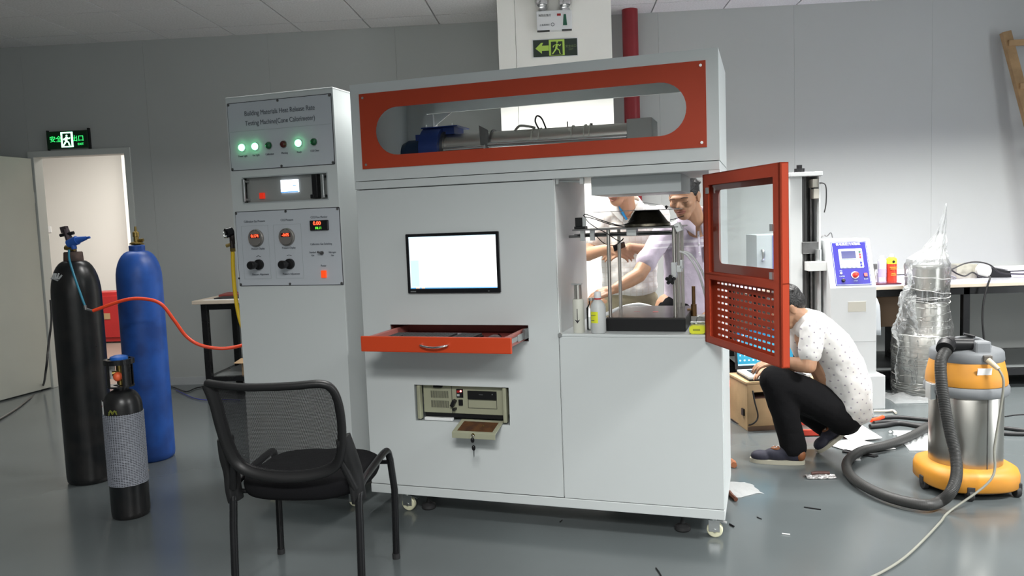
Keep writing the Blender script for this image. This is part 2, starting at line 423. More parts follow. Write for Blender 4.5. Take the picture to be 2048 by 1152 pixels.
# illuminated exit sign over the door
EXG = mat('exit_green_lit', (.1, .9, .3), .4, emit=(.03, .85, .16), es=1.5)
EXW = mat('exit_figure_lit', (.6, 1, .75), .4, emit=(.4, 1, .6), es=3)
t = thing('exit_sign', 'lit green emergency exit sign with running figure, on the wall above the open doorway', 'sign', (-4.478, YW, 2.22))
ex0, ex1, ez0, ez1 = -4.675, -4.285, 2.235, 2.395
part('housing', B().box((ex0, YW-.035, ez0), (ex1, YW, ez1)), mat('exit_dark_green', (.004, .03, .01), .3), t, bevel=.004)
part('hanger', B().box((ex0-.006, YW-.028, ez0-.01), (ex0+.004, YW, ez1+.012)), BLACK, t)
part('hanger', B().box((ex1-.004, YW-.028, ez0-.01), (ex1+.01, YW, ez1+.02)), BLACK, t)
def runner(t, x, y, z, s, m_, name='running_figure'):
    """running figure inside a door frame, centre x, bottom z, height s"""
    b = B(); d = .004
    def bar(p, q, r): b.tube([(x+p[0]*s, y, z+p[1]*s), (x+q[0]*s, y, z+q[1]*s)], r*s*1.25, 6, flat=.3)
    b.ball((x+.02*s, y, z+.84*s), (.075*s, d, .075*s), 12)
    bar((.04, .72), (-.03, .42), .085); bar((.03, .70), (-.18, .62), .035); bar((-.18, .62), (-.25, .5), .035)
    bar((.06, .70), (.2, .58), .035); bar((.2, .58), (.28, .68), .03)
    bar((-.03, .42), (-.16, .24), .05); bar((-.16, .24), (-.3, .06), .04)
    bar((0, .42), (.16, .30), .05); bar((.16, .30), (.2, .08), .04); bar((.2, .08), (.27, .08), .03)
    return part(name, b, m_, t)
fx = -4.485
part('figure_door', B().plate([rect(fx-.055, ez0+.012, fx+.06, ez1-.01), rect(fx-.043, ez0+.005, fx+.045, ez1-.022)][:1] + [rect(fx-.04, ez0+.022, fx+.042, ez1-.022)], YW-.037, YW-.034), EXW, t)
runner(t, fx, YW-.038, ez0+.02, .115, EXW)
text('lettering', '安全', t, (fx-.105, YW-.036, ez0+.085), .06, EXG)
text('lettering', '出口', t, (fx+.105, YW-.036, ez0+.085), .06, EXG)
text('lettering', 'EXIT', t, (fx+.13, YW-.036, ez0+.035), .028, EXG)

# pillar
PY = 6.30; k_ = PY/6.986
px0, px1 = -.478*k_, .52*k_
pl = thing('pillar', None, None, ((px0+px1)/2, 6.75, 0)); pl['kind'] = 'structure'; pl.name = 'trim_1'; OFF['trim_1'] = -V(((px0+px1)/2, 6.75, 0))
part('pillar_panel', B().box((px0+.142, PY, 0), (px1, YW, ZC)), PILLAR, pl)
part('pillar_edge_strip', B().box((px0, PY, 0), (px0+.139, YW, ZC)), PILLAR, pl)
# photoluminescent exit sign with arrow
SG = mat('sign_dark', (.022, .035, .026), .5); SL = mat('sign_lime', (.42, .62, .10), .5); SLD = mat('sign_lime_dim', (.16, .22, .08), .5)
a = ony(1066, 82, PY); c = ony(1155, 112, PY)
sx0, sz1, sx1, sz0 = a.x, a.z+.0, c.x, c.z
sz1 = ony(1110, 79, PY).z; sz0 = ony(1110, 113, PY).z
t = thing('exit_direction_sign', 'dark green exit sign with lime arrow and running figure, mounted on the white pillar', 'sign', ((sx0+sx1)/2, PY, sz0))
part('frame', B().box((sx0-.006, PY-.008, sz0-.006), (sx1+.006, PY, sz1+.006)), WHITEP, t, bevel=.002)
part('face', B().box((sx0, PY-.010, sz0), (sx1, PY-.008, sz1)), SG, t)
H_ = sz1-sz0; W_ = sx1-sx0; zc = (sz0+sz1)/2
ax = sx0+.018
part('arrow', B().plate([[(ax, zc), (ax+.05, zc-.042), (ax+.05, zc-.02), (ax+.105, zc-.02), (ax+.105, zc+.02), (ax+.05, zc+.02), (ax+.062, zc+.042), (ax+.045, zc+.042)]], PY-.0125, PY-.010), SL, t)
fx = sx0+W_*.535
part('figure_door', B().plate([rect(fx-.062, sz0+.006, fx+.062, sz1-.004), rect(fx-.046, sz0+.003+.006, fx+.046, sz1-.018)], PY-.0125, PY-.010), SL, t)
runner(t, fx, PY-.0125, sz0+.01, H_*.9, SL)
text('lettering', '安全出口', t, (sx1-.05, PY-.0108, zc+.006), .022, SLD)
text('lettering', 'EXIT', t, (sx1-.05, PY-.0108, zc-.018), .018, SLD)
# emergency light
ea, ec = ony(1073, 27, PY), ony(1144, 62, PY)
ex0, ex1 = ea.x, ec.x; ez1 = ony(1108, 24, PY).z; ez0 = ony(1108, 64, PY).z
t = thing('emergency_light', 'white twin-lamp emergency light unit high on the white pillar', 'lamp', ((ex0+ex1)/2, PY, ez0))
part('housing', B().box((ex0, PY-.055, ez0), (ex1, PY, ez1)), WHITEP, t, bevel=.006)
part('indicator_strip', B().plate([[(ex1-.07, ez0+.035), (ex1-.038, ez0+.035), (ex1-.045, ez1-.035), (ex1-.063, ez1-.035)]], PY-.058, PY-.055), mat('dark_green_print', (.01, .09, .05), .5), t)
part('red_mark', B().box((ex1-.115, PY-.057, ez1-.045), (ex1-.085, PY-.055, ez1-.028)), REDB, t)
part('emblem', B().plate([circ(ex0+.125, ez0+.045, .014), circ(ex0+.125, ez0+.045, .010)], PY-.057, PY-.055), INK, t)
text('lettering', '消防应急灯', t, (ex0+.065, PY-.056, ez1-.038), .02, INKD)
text('lettering', '应急照明灯', t, (ex0+.063, PY-.056, ez0+.043), .016, INK)
part('base_slot', B().box((ex0+.002, PY-.056, ez0-.002), (ex0+.1, PY-.02, ez0+.004)), BLACK, t)
part('base_slot', B().box((ex1-.08, PY-.056, ez0-.002), (ex1-.002, PY-.02, ez0+.004)), BLACK, t)
for lx in (1084, 1130):
    q = ony(lx, 6, PY-.06)
    h = part('lamp_head', B().lathe([(.02, .06), (.045, .05), (.056, .01), (.058, 0), (.05, -.004)], (q.x, PY-.03, q.z), 24, Euler((PI/2, 0, 0)).to_matrix()), CHROME, t, smooth=50)
    part('lens', B().lathe([(.055, 0), (.056, .012), (.04, .026), (.0, .032)], (q.x, PY-.09, q.z), 24, Euler((PI/2, 0, 0)).to_matrix()), clear('lamp_lens', (.95, .95, .95), .3), h, smooth=60)
    part('bulb', B().ball((q.x, PY-.075, q.z), .014), WHITEP, h, smooth=60)
    part('neck', B().cyl((q.x, PY-.03, q.z-.05), (q.x, PY-.03, ez1-.005), .012), WHITEP, h, smooth=40)
# red riser pipe
t = thing('riser_pipe', 'dark red painted steel riser pipe running from floor to ceiling right of the white pillar', 'pipe', (.665, 6.85, 0))
part('pipe', B().cyl((.668, 6.85, 0), (.668, 6.85, ZC), .068, n=32), REDP, t, smooth=40)
for z in (.6, 2.05): part('clamp', B().cyl((.668, 6.85, z), (.668, 6.85, z+.04), .073, n=32).box((.655, 6.85, z), (.681, YW, z+.04)), REDP, t, smooth=40)

# ================================================================== tall instrument tower
TU0, TU1, TZ0, TZ1 = -.705, -.092, .10, 2.078
t = thing('instrument_tower', 'tall white steel instrument tower with silver control panels, standing left of the wide machine', 'cabinet', ((TU0+TU1)/2, .3, 0), 'm')
part('carcass', B().plate([rect(TU0, TZ0, TU1, TZ1), rect(TU0+.068, 1.545, TU1-.055, 1.678)], .0, .012).box((TU0, .012, TZ0), (TU0+.012, .6, TZ1)).box((TU1-.012, .012, TZ0), (TU1, .6, TZ1)).box((TU0+.012, .012, TZ1-.012), (TU1-.012, .6, TZ1)).box((TU0+.012, .588, TZ0), (TU1-.012, .6, TZ1-.012)).box((TU0+.012, .012, TZ0), (TU1-.012, .588, TZ0+.012)), WHITE, t)
part('top_lip', B().box((TU0-.001, -.002, TZ1-.008), (TU1+.001, .601, TZ1+.001)), WHITE, t, bevel=.003)
def panel(u0, u1, z0, z1, nm):
    q = part(nm, B().plate([rect(u0, z0, u1, z1, .004, 2)], -.003, 0), PANEL, t)
    part('panel_edge', B().plate([rect(u0-.0035, z0-.0035, u1+.0035, z1+.0035, .005, 2), rect(u0, z0, u1, z1, .004, 2)], -.001, .0005), INKD, q)
    b = B()
    for a, c in ((u0+.006, z0+.006), (u1-.006, z0+.006), (u0+.006, z1-.006), (u1-.006, z1-.006), ((u0+u1)/2, z0+.006), ((u0+u1)/2, z1-.006)): b.cyl((a, -.0055, c), (a, -.003, c), .0065, n=10)
    part('screws', b, STEELD, q)
    return q
P1 = panel(-.694, -.104, 1.716, 2.046, 'lamp_panel')
part('printed_line', B().box((-.688, -.0036, 1.905), (-.11, -.003, 1.907)), mat('line_print', (.36, .40, .42), .5), P1)
text('title_lettering', 'Building Materials Heat Release Rate', P1, (-.395, -.0035, 1.99), .034, INK, wide=.80)
text('title_lettering', 'Testing Machine(Cone Calorimeter)', P1, (-.395, -.0035, 1.942), .034, INK, wide=.80)
lamps = [(-.621, 1, 'Power Light'), (-.543, 1, 'Gas Light'), (-.463, 0, 'Calibration'), (-.378, 2, 'Warning'), (-.294, 1, 'Ready'), (-.207, 0, 'CO2 Over')]
for u, k, s in lamps:
    z = 1.826
    nm = 'indicator_lamp'
    L = part(nm, B().lathe([(.0165, 0), (.0165, .010), (.013, .016), (.005, .019)], (u, -.003, z), 24, Euler((PI/2, 0, 0)).to_matrix()), {0: GREENDK, 1: GREENON, 2: REDDK}[k], t, smooth=60)
    L['label'] = {0: 'unlit dark green indicator lamp', 1: 'lit bright green indicator lamp', 2: 'unlit dark red indicator lamp'}[k]
    part('bezel', B().plate([circ(u, z, .0190, 24), circ(u, z, .0165, 24)], -.008, -.003), ZINC if k != 1 else WHITEP, L)
    text('caption', s, P1, (u, -.0035, z-.042), .0135, INK, wide=.8)
# rack analyser in the opening
rb = part('rack_analyser', B().box((-.635, .03, 1.548), (-.15, .3, 1.676)), mat('rack_grey', (.30, .31, .30), .45), t, bevel=.002)
for u in (-.622, -.168): part('rack_handle', B().box((u-.006, -.01, 1.56), (u+.006, .03, 1.572)).box((u-.006, -.01, 1.652), (u+.006, .03, 1.664)).box((u-.007, -.018, 1.556), (u+.007, -.006, 1.668)), ZINC, rb, bevel=.002)
part('opening_rim', B().plate([rect(-.638, 1.544, -.146, 1.680), rect(-.632, 1.55, -.152, 1.674)], -.001, .004), GREYP, t)  # plain grey rim around the rack opening
part('display', B().box((-.43, .024, 1.592), (-.33, .03, 1.655)), mat('small_display_lit', (.8, .85, 1), .3, emit=(.82, .9, 1), es=2.4), rb)
part('display_bar', B().box((-.43, .0225, 1.592), (-.33, .024, 1.597)).box((-.36, .0225, 1.622), (-.34, .024, 1.626)), mat('display_blue', (.1, .3, .8), .4, emit=(.1, .35, .9), es=1), rb)
part('rocker_switch', B().box((-.556, .018, 1.568), (-.528, .03, 1.598)), mat('red_rocker', (.5, .02, .01), .3, emit=(1, .04, .01), es=.45), rb, bevel=.002)
part('slide_lock', B().box((-.235, -.005, 1.556), (-.205, .03, 1.672)).box((-.245, -.008, 1.556), (-.225, .03, 1.575)), BLACK, rb, bevel=.003)
# lower panel
P2 = panel(-.690, -.094, 1.132, 1.505, 'gas_panel')
for u0 in (-.655, -.465): part('printed_frame', B().plate([rect(u0-.005, 1.165, u0+.155, 1.435), rect(u0-.0035, 1.1665, u0+.1535, 1.4335)], -.0036, -.003), mat('line_print2', (.36, .40, .42), .5), P2)
text('caption', 'Calibration Gas Pressure', P2, (-.578, -.0035, 1.456), .0155, INK, wide=.8)
text('caption', 'CO2 Pressure', P2, (-.388, -.0035, 1.456), .0155, INK, wide=.8)
text('caption', 'CO2 Flow Monitor', P2, (-.205, -.0035, 1.463), .0150, INK, wide=.8)
for u, s in ((-.572, '0.174'), (-.392, '-0.05')):
    g = part('pressure_gauge', B().lathe([(.044, 0), (.044, .010), (.040, .014), (.038, .011)], (u, -.003, 1.372), 32, Euler((PI/2, 0, 0)).to_matrix()), mat('gauge_rim', (.32, .30, .28), .35, .8), t, smooth=40)
    part('gauge_face', B().plate([circ(u, 1.372, .038, 28)], -.0165, -.0145), mat('gauge_face_grey', (.17, .16, .15), .5), g)
    part('gauge_window', B().box((u-.028, -.0175, 1.372), (u+.028, -.0164, 1.392)), REDDK, g)
    text('digits', s, g, (u, -.018, 1.382), .021, REDON, wide=.95)
    part('gauge_notch', B().cyl((u, -.0185, 1.411), (u, -.014, 1.411), .004, n=8), ZINC, g)
    text('caption', 'Pressure Display', P2, (u+.005, -.0035, 1.318), .0145, INK, wide=.8)
    kn = part('adjust_knob', B().lathe([(.026, 0), (.026, .014), (.012, .018), (.012, .045), (.019, .048), (.021, .075), (.018, .08)], (u+.008, -.003, 1.238), 24, Euler((PI/2, 0, 0)).to_matrix()), BLACK, t, smooth=40)
    part('direction_mark', B().tube([(u-.008, -.0035, 1.279), (u+.004, -.0035, 1.283), (u+.018, -.0035, 1.278)], .0012, 5), INKD, P2)
    text('caption', 'Pressure Adjustment', P2, (u+.01, -.0035, 1.188), .0145, INK, wide=.8)
g = part('flow_meter', B().box((-.254, -.014, 1.398), (-.152, -.003, 1.448)), BLACKG, t, bevel=.003)
text('digits', '0.00', g, (-.212, -.0145, 1.433), .025, REDON); text('digits', '10.11', g, (-.206, -.0145, 1.410), .017, GRNLED)
text('caption', 'Calibration Gas Switching', P2, (-.202, -.0035, 1.332), .0145, INK, wide=.8)
text('caption', 'Standard', P2, (-.252, -.0035, 1.292), .0135, INK, wide=.8); text('caption', 'Gas', P2, (-.252, -.0035, 1.277), .0125, INK, wide=.8)
text('caption', 'Nitrogen', P2, (-.142, -.0035, 1.290), .0135, INK, wide=.8); text('caption', 'Gas', P2, (-.142, -.0035, 1.275), .0125, INK, wide=.8)
part('toggle_switch', B().cyl((-.198, -.003, 1.288), (-.198, -.012, 1.288), .009).cyl((-.198, -.012, 1.288), (-.206, -.032, 1.294), .0035, .005), STEELD, t, smooth=40)
text('caption', 'Power', P2, (-.195, -.0035, 1.225), .0145, INK, wide=.8)
part('power_switch', B().box((-.208, -.012, 1.166), (-.180, -.003, 1.202)), mat('amber_rocker', (.6, .04, .01), .3, emit=(1, .09, .01), es=.7), t, bevel=.002)
part('key_slot', B().cyl((-.706, .05, 1.215), (-.712, .05, 1.215), .008), BLACK, t)
part('side_screw', B().cyl((TU0+.012, -.001, 1.17), (TU0+.012, -.004, 1.17), .005), BLACK, t)
part('base_seam', B().box((TU0+.0, -.0015, .146), (TU1, .0, .149)), SEAM, t)
def caster(root, u, v, zt, r=.032, name='caster', lean=0):
    c = part(name, B().box((u-.035, v-.03, zt-.006), (u+.035, v+.03, zt)).cyl((u, v, zt-.006), (u, v, zt-.022), .022, n=20)
             .box((u-.006-.012, v-.018, r-.006), (u+.018+.012, v-.0155, zt-.02)).box((u-.006-.012, v+.0155, r-.006), (u+.018+.012, v+.018, zt-.02)), ZINC, root, bevel=.0015)
    part('wheel', B().lathe([(.012, -.013), (r-.004, -.013), (r, -.009), (r, .009), (r-.004, .013), (.012, .013)], (u+.008, v, r), 28, Euler((PI/2, 0, 0)).to_matrix()), CREAM, c, smooth=40)
    part('axle', B().cyl((u+.008, v-.022, r), (u+.008, v+.022, r), .007, n=10), ZINC, c)
    part('brake_lever', B().box((u+.02, v-.012, zt-.03), (u+.06, v+.012, zt-.026), Euler((0, .3, 0)).to_matrix()), ZINC, c)
for u, v in ((TU0+.08, .07), (TU1-.04, .05), (TU0+.08, .53), (TU1-.06, .53)): caster(t, u, v, TZ0)

# ================================================================== the wide machine
W = 1.69; D = .60; ZB = .10; ZK = .885; ZL = 1.585; ZU = 1.625; ZT = 2.078; US = .985
mch = thing('cone_calorimeter', 'wide white test machine with orange-framed window on top, monitor, drawer and open chamber', 'machine', (W/2, D/2, 0), 'm')
t = mch
part('left_front_panel', B().plate([rect(.004, .147, US-.003, ZL-.004), rect(.148, .862, .842, .936), rect(.259, .470, .737, .646)], 0, .012), WHITE, t)
part('left_body', B().box((.004, .012, .147), (.016, D, ZL)).box((US-.012, .012, .147), (US, D, ZL)).box((.016, D-.012, .147), (US-.012, D, ZL)), WHITE_IN, t)
part('right_front_panel', B().box((US+.001, 0, .145), (W-.002, .012, ZK-.001)), WHITE, t, bevel=.002)
part('right_body', B().box((W-.012, .012, .145), (W, D, ZK-.001)).box((US, D-.012, .145), (W-.012, D, ZK-.001)), WHITE, t)
part('counter', B().box((US, .001, ZK-.001), (W, D, ZK+.012)), WHITE, t, bevel=.003)
part('plinth', B().box((0, -.001, ZB), (W, D, .1425)), WHITE, t, bevel=.002)
part('plinth_gap', B().box((.004, .004, .142), (W-.004, D-.004, .148)), STEELD, t)
part('chamber_side', B().box((1.645, 0, ZK+.012), (W, .012, ZL)).box((W-.012, .012, ZK+.012), (W, D, ZL)), WHITE_IN, t)
part('cornice', B().box((.0, -.001, ZL), (W, D, ZU-.003)), WHITE, t, bevel=.003)
# upper box: open frame with orange fascia in front
b = B().plate([rect(0, ZU, W, ZT), rect(.052, 1.684, 1.636, 2.027)], -.001, .012)
b.box((0, .012, ZU), (.012, D, ZT)).box((W-.012, .012, ZU), (W, D, ZT)).box((.012, .012, ZU), (W-.012, D, ZU+.012)).box((.012, .012, ZT-.012), (W-.012, D, ZT))
b.plate([rect(.012, ZU+.012, W-.012, ZT-.012), rect(.13, ZU+.03, W-.05, ZT-.075)], D-.012, D)
part('upper_box', b, WHITE, t)
part('gusset', B().plate([[(.19, 1.93), (.19, 1.995), (.29, 1.995)]], D-.05, D-.045), WHITE, t)
part('rear_post', B().box((.13, D-.07, ZU+.012), (.19, D-.012, 1.99)), WHITE, t)
def stad(u0, u1, z0, z1, n=16):
    r = (z1-z0)/2; zc_ = (z0+z1)/2; out = []
    for k in range(n+1): th = -PI/2+PI*k/n; out.append((u1-r+r*math.cos(th), zc_+r*math.sin(th)))
    for k in range(n+1): th = PI/2+PI*k/n; out.append((u0+r+r*math.cos(th), zc_+r*math.sin(th)))
    return out
fp = part('orange_fascia', B().plate([rect(.048, 1.680, 1.640, 2.031), stad(.128, 1.560, 1.738, 1.958)], -.0045, -.0012), ORANGE, t)
b = B()
for a, c in ((.068, 1.70), (1.62, 1.70), (.068, 2.012), (1.62, 2.012)): b.cyl((a, -.007, c), (a, -.0045, c), .006, n=10)
part('screws', b, ZINC, fp)
part('acrylic_pane', B().box((.07, .0125, 1.70), (1.62, .015, 2.01)), clear('acrylic', (.97, .98, .98), .06, gmul=.5), t)
# exhaust duct and motor inside
mo = part('fan_motor', B().cyl((.145, .33, 1.765), (.25, .33, 1.765), .072, n=28).lathe([(.03, 0), (.06, .012), (.072, .04)], (.105, .33, 1.765), 28, Euler((0, PI/2, 0)).to_matrix()), BLUEMOTD, t, smooth=40)
part('fan_housing', B().cyl((.245, .32, 1.775), (.345, .32, 1.775), .115, n=36).box((.19, .30, 1.83), (.28, .42, 1.86)), BLUEMOT, mo, smooth=40)
part('terminal_box', B().box((.27, .29, 1.85), (.405, .42, 1.885)).box((.235, .27, 1.884), (.43, .44, 1.890)), BLUEMOT, mo, bevel=.002)
for u in (.26, .40): part('bolt', B().cyl((u, .28, 1.89), (u, .28, 1.902), .005, n=8), ZINC, mo)
part('flange', B().cyl((.345, .32, 1.785), (.36, .32, 1.785), .085, n=32), STEELD, mo, smooth=40)
du = part('exhaust_duct', B().cyl((.36, .32, 1.792), (1.275, .32, 1.782), .060, n=36), STEEL, t, smooth=40)
for u in (.56, .60): part('duct_flange', B().cyl((u, .32, 1.79), (u+.008, .32, 1.79), .070, n=32), STEELD, du, smooth=40)
part('flange_bracket', B().plate([[(.562, 1.72), (.60, 1.72), (.60, 1.85), (.555, 1.875)]], .24, .245), STEELD, du)
part('duct_pipe', B().cyl((.60, .24, 1.778), (1.27, .24, 1.770), .014, n=16), CHROME, du, smooth=40)
part('duct_pipe', B().cyl((.37, .24, 1.765), (.58, .24, 1.765), .016, n=16), CHROME, du, smooth=40)
part('exhaust_collar', B().box((1.27, .24, 1.70), (1.385, .43, 1.850)), mat('collar_grey', (.33, .34, .33), .5), t, bevel=.003)
CLR = mat('cable_tie_grey', (.5, .5, .45), .5)
for u in (.81, .845, 1.005, 1.065, 1.09):
    part('cable_tie', B().plate([circ(.32, 1.787, .064, 20), circ(.32, 1.787, .0605, 20)], u-.003, u+.003, lambda a, c, d: (d, a, c)), CLR, du)
part('wire_loop', B().tube([(.84, .3, 1.84), (.822, .3, 1.88), (.832, .3, 1.905), (.855, .3, 1.89), (.875, .3, 1.84)], .004, 8, 6), BLACK, du, smooth=60)
part('probe', B().cyl((.975, .32, 1.84), (.975, .32, 1.87), .003, n=8), BLACK, du)
part('probe', B().cyl((1.09, .32, 1.84), (1.09, .32, 1.853), .007, n=10), BLACK, du)
part('wire', B().tube([(.72, .3, 1.845), (.75, .28, 1.862), (.79, .3, 1.858), (.82, .3, 1.85)], .006, 8, 6), mat('grey_wire', (.3, .3, .28), .5), du, smooth=60)
# monitor set in the panel
part('monitor_bezel', B().plate([rect(.258, 1.086, .720, 1.365, .004, 3), rect(.272, 1.108, .706, 1.351)], -.012, .001), BLACKG, t, bevel=.002)
SC = bpy.data.materials.new('monitor_picture'); SC.use_nodes = True; nt = SC.node_tree
nt.nodes.remove(nt.nodes['Principled BSDF']); em = nt.nodes.new('ShaderNodeEmission'); em.inputs[1].default_value = 1.35
tc = nt.nodes.new('ShaderNodeTexCoord'); sp = nt.nodes.new('ShaderNodeSeparateXYZ'); nt.links.new(tc.outputs['Generated'], sp.inputs[0])
rp = nt.nodes.new('ShaderNodeValToRGB'); e = rp.color_ramp.elements; e[0].color = (.75, .86, .93, 1); e[0].position = 0; e[1].color = (.97, .99, 1, 1); e[1].position = .14
e2 = e.new(.115); e2.color = (.80, .90, .96, 1)
nt.links.new(sp.outputs[0], rp.inputs[0]); nt.links.new(rp.outputs[0], em.inputs[0]); nt.links.new(em.outputs[0], nt.nodes['Material Output'].inputs[0])
scr = part('screen', B().box((.272, -.008, 1.108), (.706, -.003, 1.351)), SC, t)
BL = mat('screen_blue_lit', (.1, .3, .6), .4, emit=(.12, .38, .62), es=1)
part('task_bar', B().box((.272, -.0095, 1.108), (.706, -.008, 1.1125)), BL, scr)
part('task_icon', B().box((.30, -.0105, 1.109), (.318, -.0095, 1.1125)).box((.33, -.0105, 1.109), (.345, -.0095, 1.1125)), mat('icon_lit', (.9, .5, .2), .4, emit=(.9, .5, .3), es=1), scr)
part('side_pane', B().box((.278, -.009, 1.118), (.318, -.008, 1.24)), mat('side_pane_lit', (.6, .75, .85), .4, emit=(.45, .62, .74), es=1), scr)
part('title_bar', B().box((.272, -.009, 1.343), (.706, -.008, 1.351)), mat('title_bar_lit', (.7, .85, .95), .4, emit=(.62, .82, .95), es=1), scr)
part('bezel_mark', B().box((.272, -.0128, 1.092), (.30, -.012, 1.097)).box((.66, -.0128, 1.093), (.668, -.012, 1.096)), ZINC, t)
# keyboard drawer, pulled out
dz0, dz1 = .850, .920
dr = part('drawer_front', B().box((.137, -.27, dz0), (.848, -.255, dz1)), ORANGE2, t, bevel=.004)
part('drawer_handle', B().tube([(.435, -.27, .886), (.438, -.287, .885), (.47, -.295, .880), (.50, -.297, .878), (.53, -.295, .880), (.558, -.287, .885), (.561, -.27, .886)], .0045, 10, 5, flat=1), CHROME, dr, smooth=60)
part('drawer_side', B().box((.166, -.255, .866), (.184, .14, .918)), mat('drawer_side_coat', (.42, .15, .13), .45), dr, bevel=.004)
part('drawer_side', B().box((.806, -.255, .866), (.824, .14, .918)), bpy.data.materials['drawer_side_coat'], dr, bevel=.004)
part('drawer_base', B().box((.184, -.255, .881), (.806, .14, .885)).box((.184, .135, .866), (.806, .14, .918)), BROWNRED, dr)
for u in (.158, .826): part('slide_rail', B().box((u, -.25, .885), (u+.006, .1, .905)).box((u+(.006 if u > .5 else -.004), -.13, .880), (u+(.010 if u > .5 else 0), .3, .910)), ZINC, dr, bevel=.001)
part('slide_latch', B().box((.832, -.06, .88), (.846, -.01, .925)), STEELD, dr, bevel=.002)
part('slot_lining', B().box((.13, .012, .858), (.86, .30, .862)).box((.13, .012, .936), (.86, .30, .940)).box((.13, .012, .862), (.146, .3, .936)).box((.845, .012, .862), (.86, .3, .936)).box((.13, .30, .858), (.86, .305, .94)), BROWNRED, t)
# industrial computer in its recess
part('recess_lining', B().box((.247, .012, .46), (.749, .25, .470)).box((.247, .012, .646), (.749, .25, .656)).box((.247, .012, .47), (.259, .25, .646)).box((.737, .012, .47), (.749, .25, .646)).box((.247, .25, .46), (.749, .255, .656)), GREYP, t)
pc = part('computer_case', B().box((.29, .035, .505), (.715, .24, .640)), OLIVE, t, bevel=.002)
for u in (.282, .716): part('rack_ear', B().box((u-.012, .0, .478), (u+.006, .03, .642)), OLIVE, pc, bevel=.004)
for z in (.595, .548):
    b = B()
    for k in range(16): b.box((.33+k*.0058, .0335, z-.017), (.3325+k*.0058, .0352, z+.017))
    part('vent_slots', b, OLIVED, pc)
part('top_latch', B().box((.35, .02, .630), (.392, .035, .642)), BLACK, pc)
part('door_gap', B().box((.437, .034, .505), (.440, .036, .640)), OLIVED, pc)
part('led_block', B().box((.464, .030, .584), (.497, .036, .624)), BLACK, pc)
part('power_led', B().ball((.487, .029, .615), .0045), mat('power_led_lit', (1, .2, .2), .3, emit=(1, .15, .15), es=8), pc)
part('led_label', B().box((.467, .0292, .607), (.479, .0302, .618)), REDB, pc); part('led_label', B().box((.467, .0292, .590), (.480, .0302, .601)), GREYP, pc)
part('reset_switch', B().box((.473, .028, .545), (.494, .036, .574)), BLACK, pc, bevel=.002)
part('drive_bay', B().box((.520, .030, .578), (.665, .036, .618)), BLACK, pc, bevel=.001)
part('drive_button', B().cyl((.645, .028, .604), (.645, .030, .604), .003, n=8).box((.578, .029, .600), (.598, .030, .602)), ZINC, pc)
part('blank_bay', B().plate([rect(.520, .534, .665, .576), rect(.522, .536, .663, .574)], .033, .036), OLIVED, pc)
part('door_latch', B().box((.441, .01, .54), (.458, .035, .575), Euler((0, .5, 0)).to_matrix()).box((.450, .0, .525), (.462, .035, .535)), BLACK, pc, bevel=.002)
part('filter_slot', B().box((.30, .0335, .486), (.708, .05, .505)), BLACK, pc)
part('filter_bar', B().box((.30, .012, .472), (.445, .034, .486)), WHITEP, pc, bevel=.003)
fl = part('flap_door', B().plate([rect(.49, 0, .70, .125, .003, 2), rect(.508, .014, .682, .112)], 0, .008, lambda a, c, d: (a, .02-c, .484-c*.22-d)), OLIVE, pc, bevel=.001)
part('flap_pad', B().plate([rect(.508, .014, .682, .112)], .003, .007, lambda a, c, d: (a, .02-c, .484-c*.22-d)), mat('brown_foam', (.10, .04, .012), .6, c2=(.05, .02, .01), noise_s=25), fl)
part('flap_lip', B().box((.49, -.107, .428), (.70, -.103, .455)), OLIVE, fl, bevel=.001)
part('flap_lock', B().cyl((.594, -.109, .446), (.594, -.085, .452), .008).cyl((.625, -.05, .472), (.625, -.05, .478), .003), BRASS, fl)
ky = thing('key', 'upper small dark key hanging from the lock of the computer flap', 'key', (.594, -.115, .39), 'm', group='keys on the flap lock')
part('key_head', B().plate([circ(.594, .425, .009, 14, .013), circ(.594, .431, .0025, 8)], -.117, -.115), BLACK, ky)
part('key_blade', B().box((.592, -.117, .40), (.596, -.115, .414)), ZINC, ky)
part('key_ring', B().tube([(.594+.008*math.cos(a), -.116, .440+.009*math.sin(a)) for a in [k*PI/6 for k in range(13)]], .0008, 5), ZINC, ky)
ky = thing('key', 'lower small dark key pointing down, hanging below the other key at the flap', 'key', (.600, -.118, .34), 'm', group='keys on the flap lock')
part('key_head', B().plate([circ(.599, .390, .009, 14, .013), circ(.599, .396, .0025, 8)], -.120, -.118), BLACK, ky)
part('key_blade', B().plate([[(.595, .378), (.603, .378), (.602, .352), (.599, .345), (.597, .352)]], -.120, -.118), ZINC, ky)
# casters and levelling feet
for u, v in ((.165, .06), (W-.055, .06), (.1, D-.07), (W-.07, D-.07)): caster(t, u, v, ZB, .034)
for u in (.26, W-.19):
    part('levelling_foot', B().cyl((u, .10, .03), (u, .10, ZB), .006, n=10).cyl((u, .10, .062), (u, .10, .072), .013, n=6).lathe([(.030, 0), (.036, .008), (.034, .022), (.012, .034), (.008, .05)], (u, .10, 0), 24), [BLACKR], t, smooth=40)
# chamber hood and hinge rod
part('hood', B().box((1.128, .10, 1.508), (1.523, .52, ZL)), mat('hood_grey', (.52, .56, .57), .42), t, bevel=.002)
part('stay_rod', B().cyl((.993, .03, 1.575), (1.10, .035, 1.568), .004, n=8).box((.988, .015, 1.562), (1.0, .03, 1.585)).box((1.095, .02, 1.558), (1.112, .04, 1.585)), ZINC, t)
part('chamber_latch', B().cyl((US+.005, -.006, .893), (US+.005, .004, .893), .010, n=14), ZINC, t)
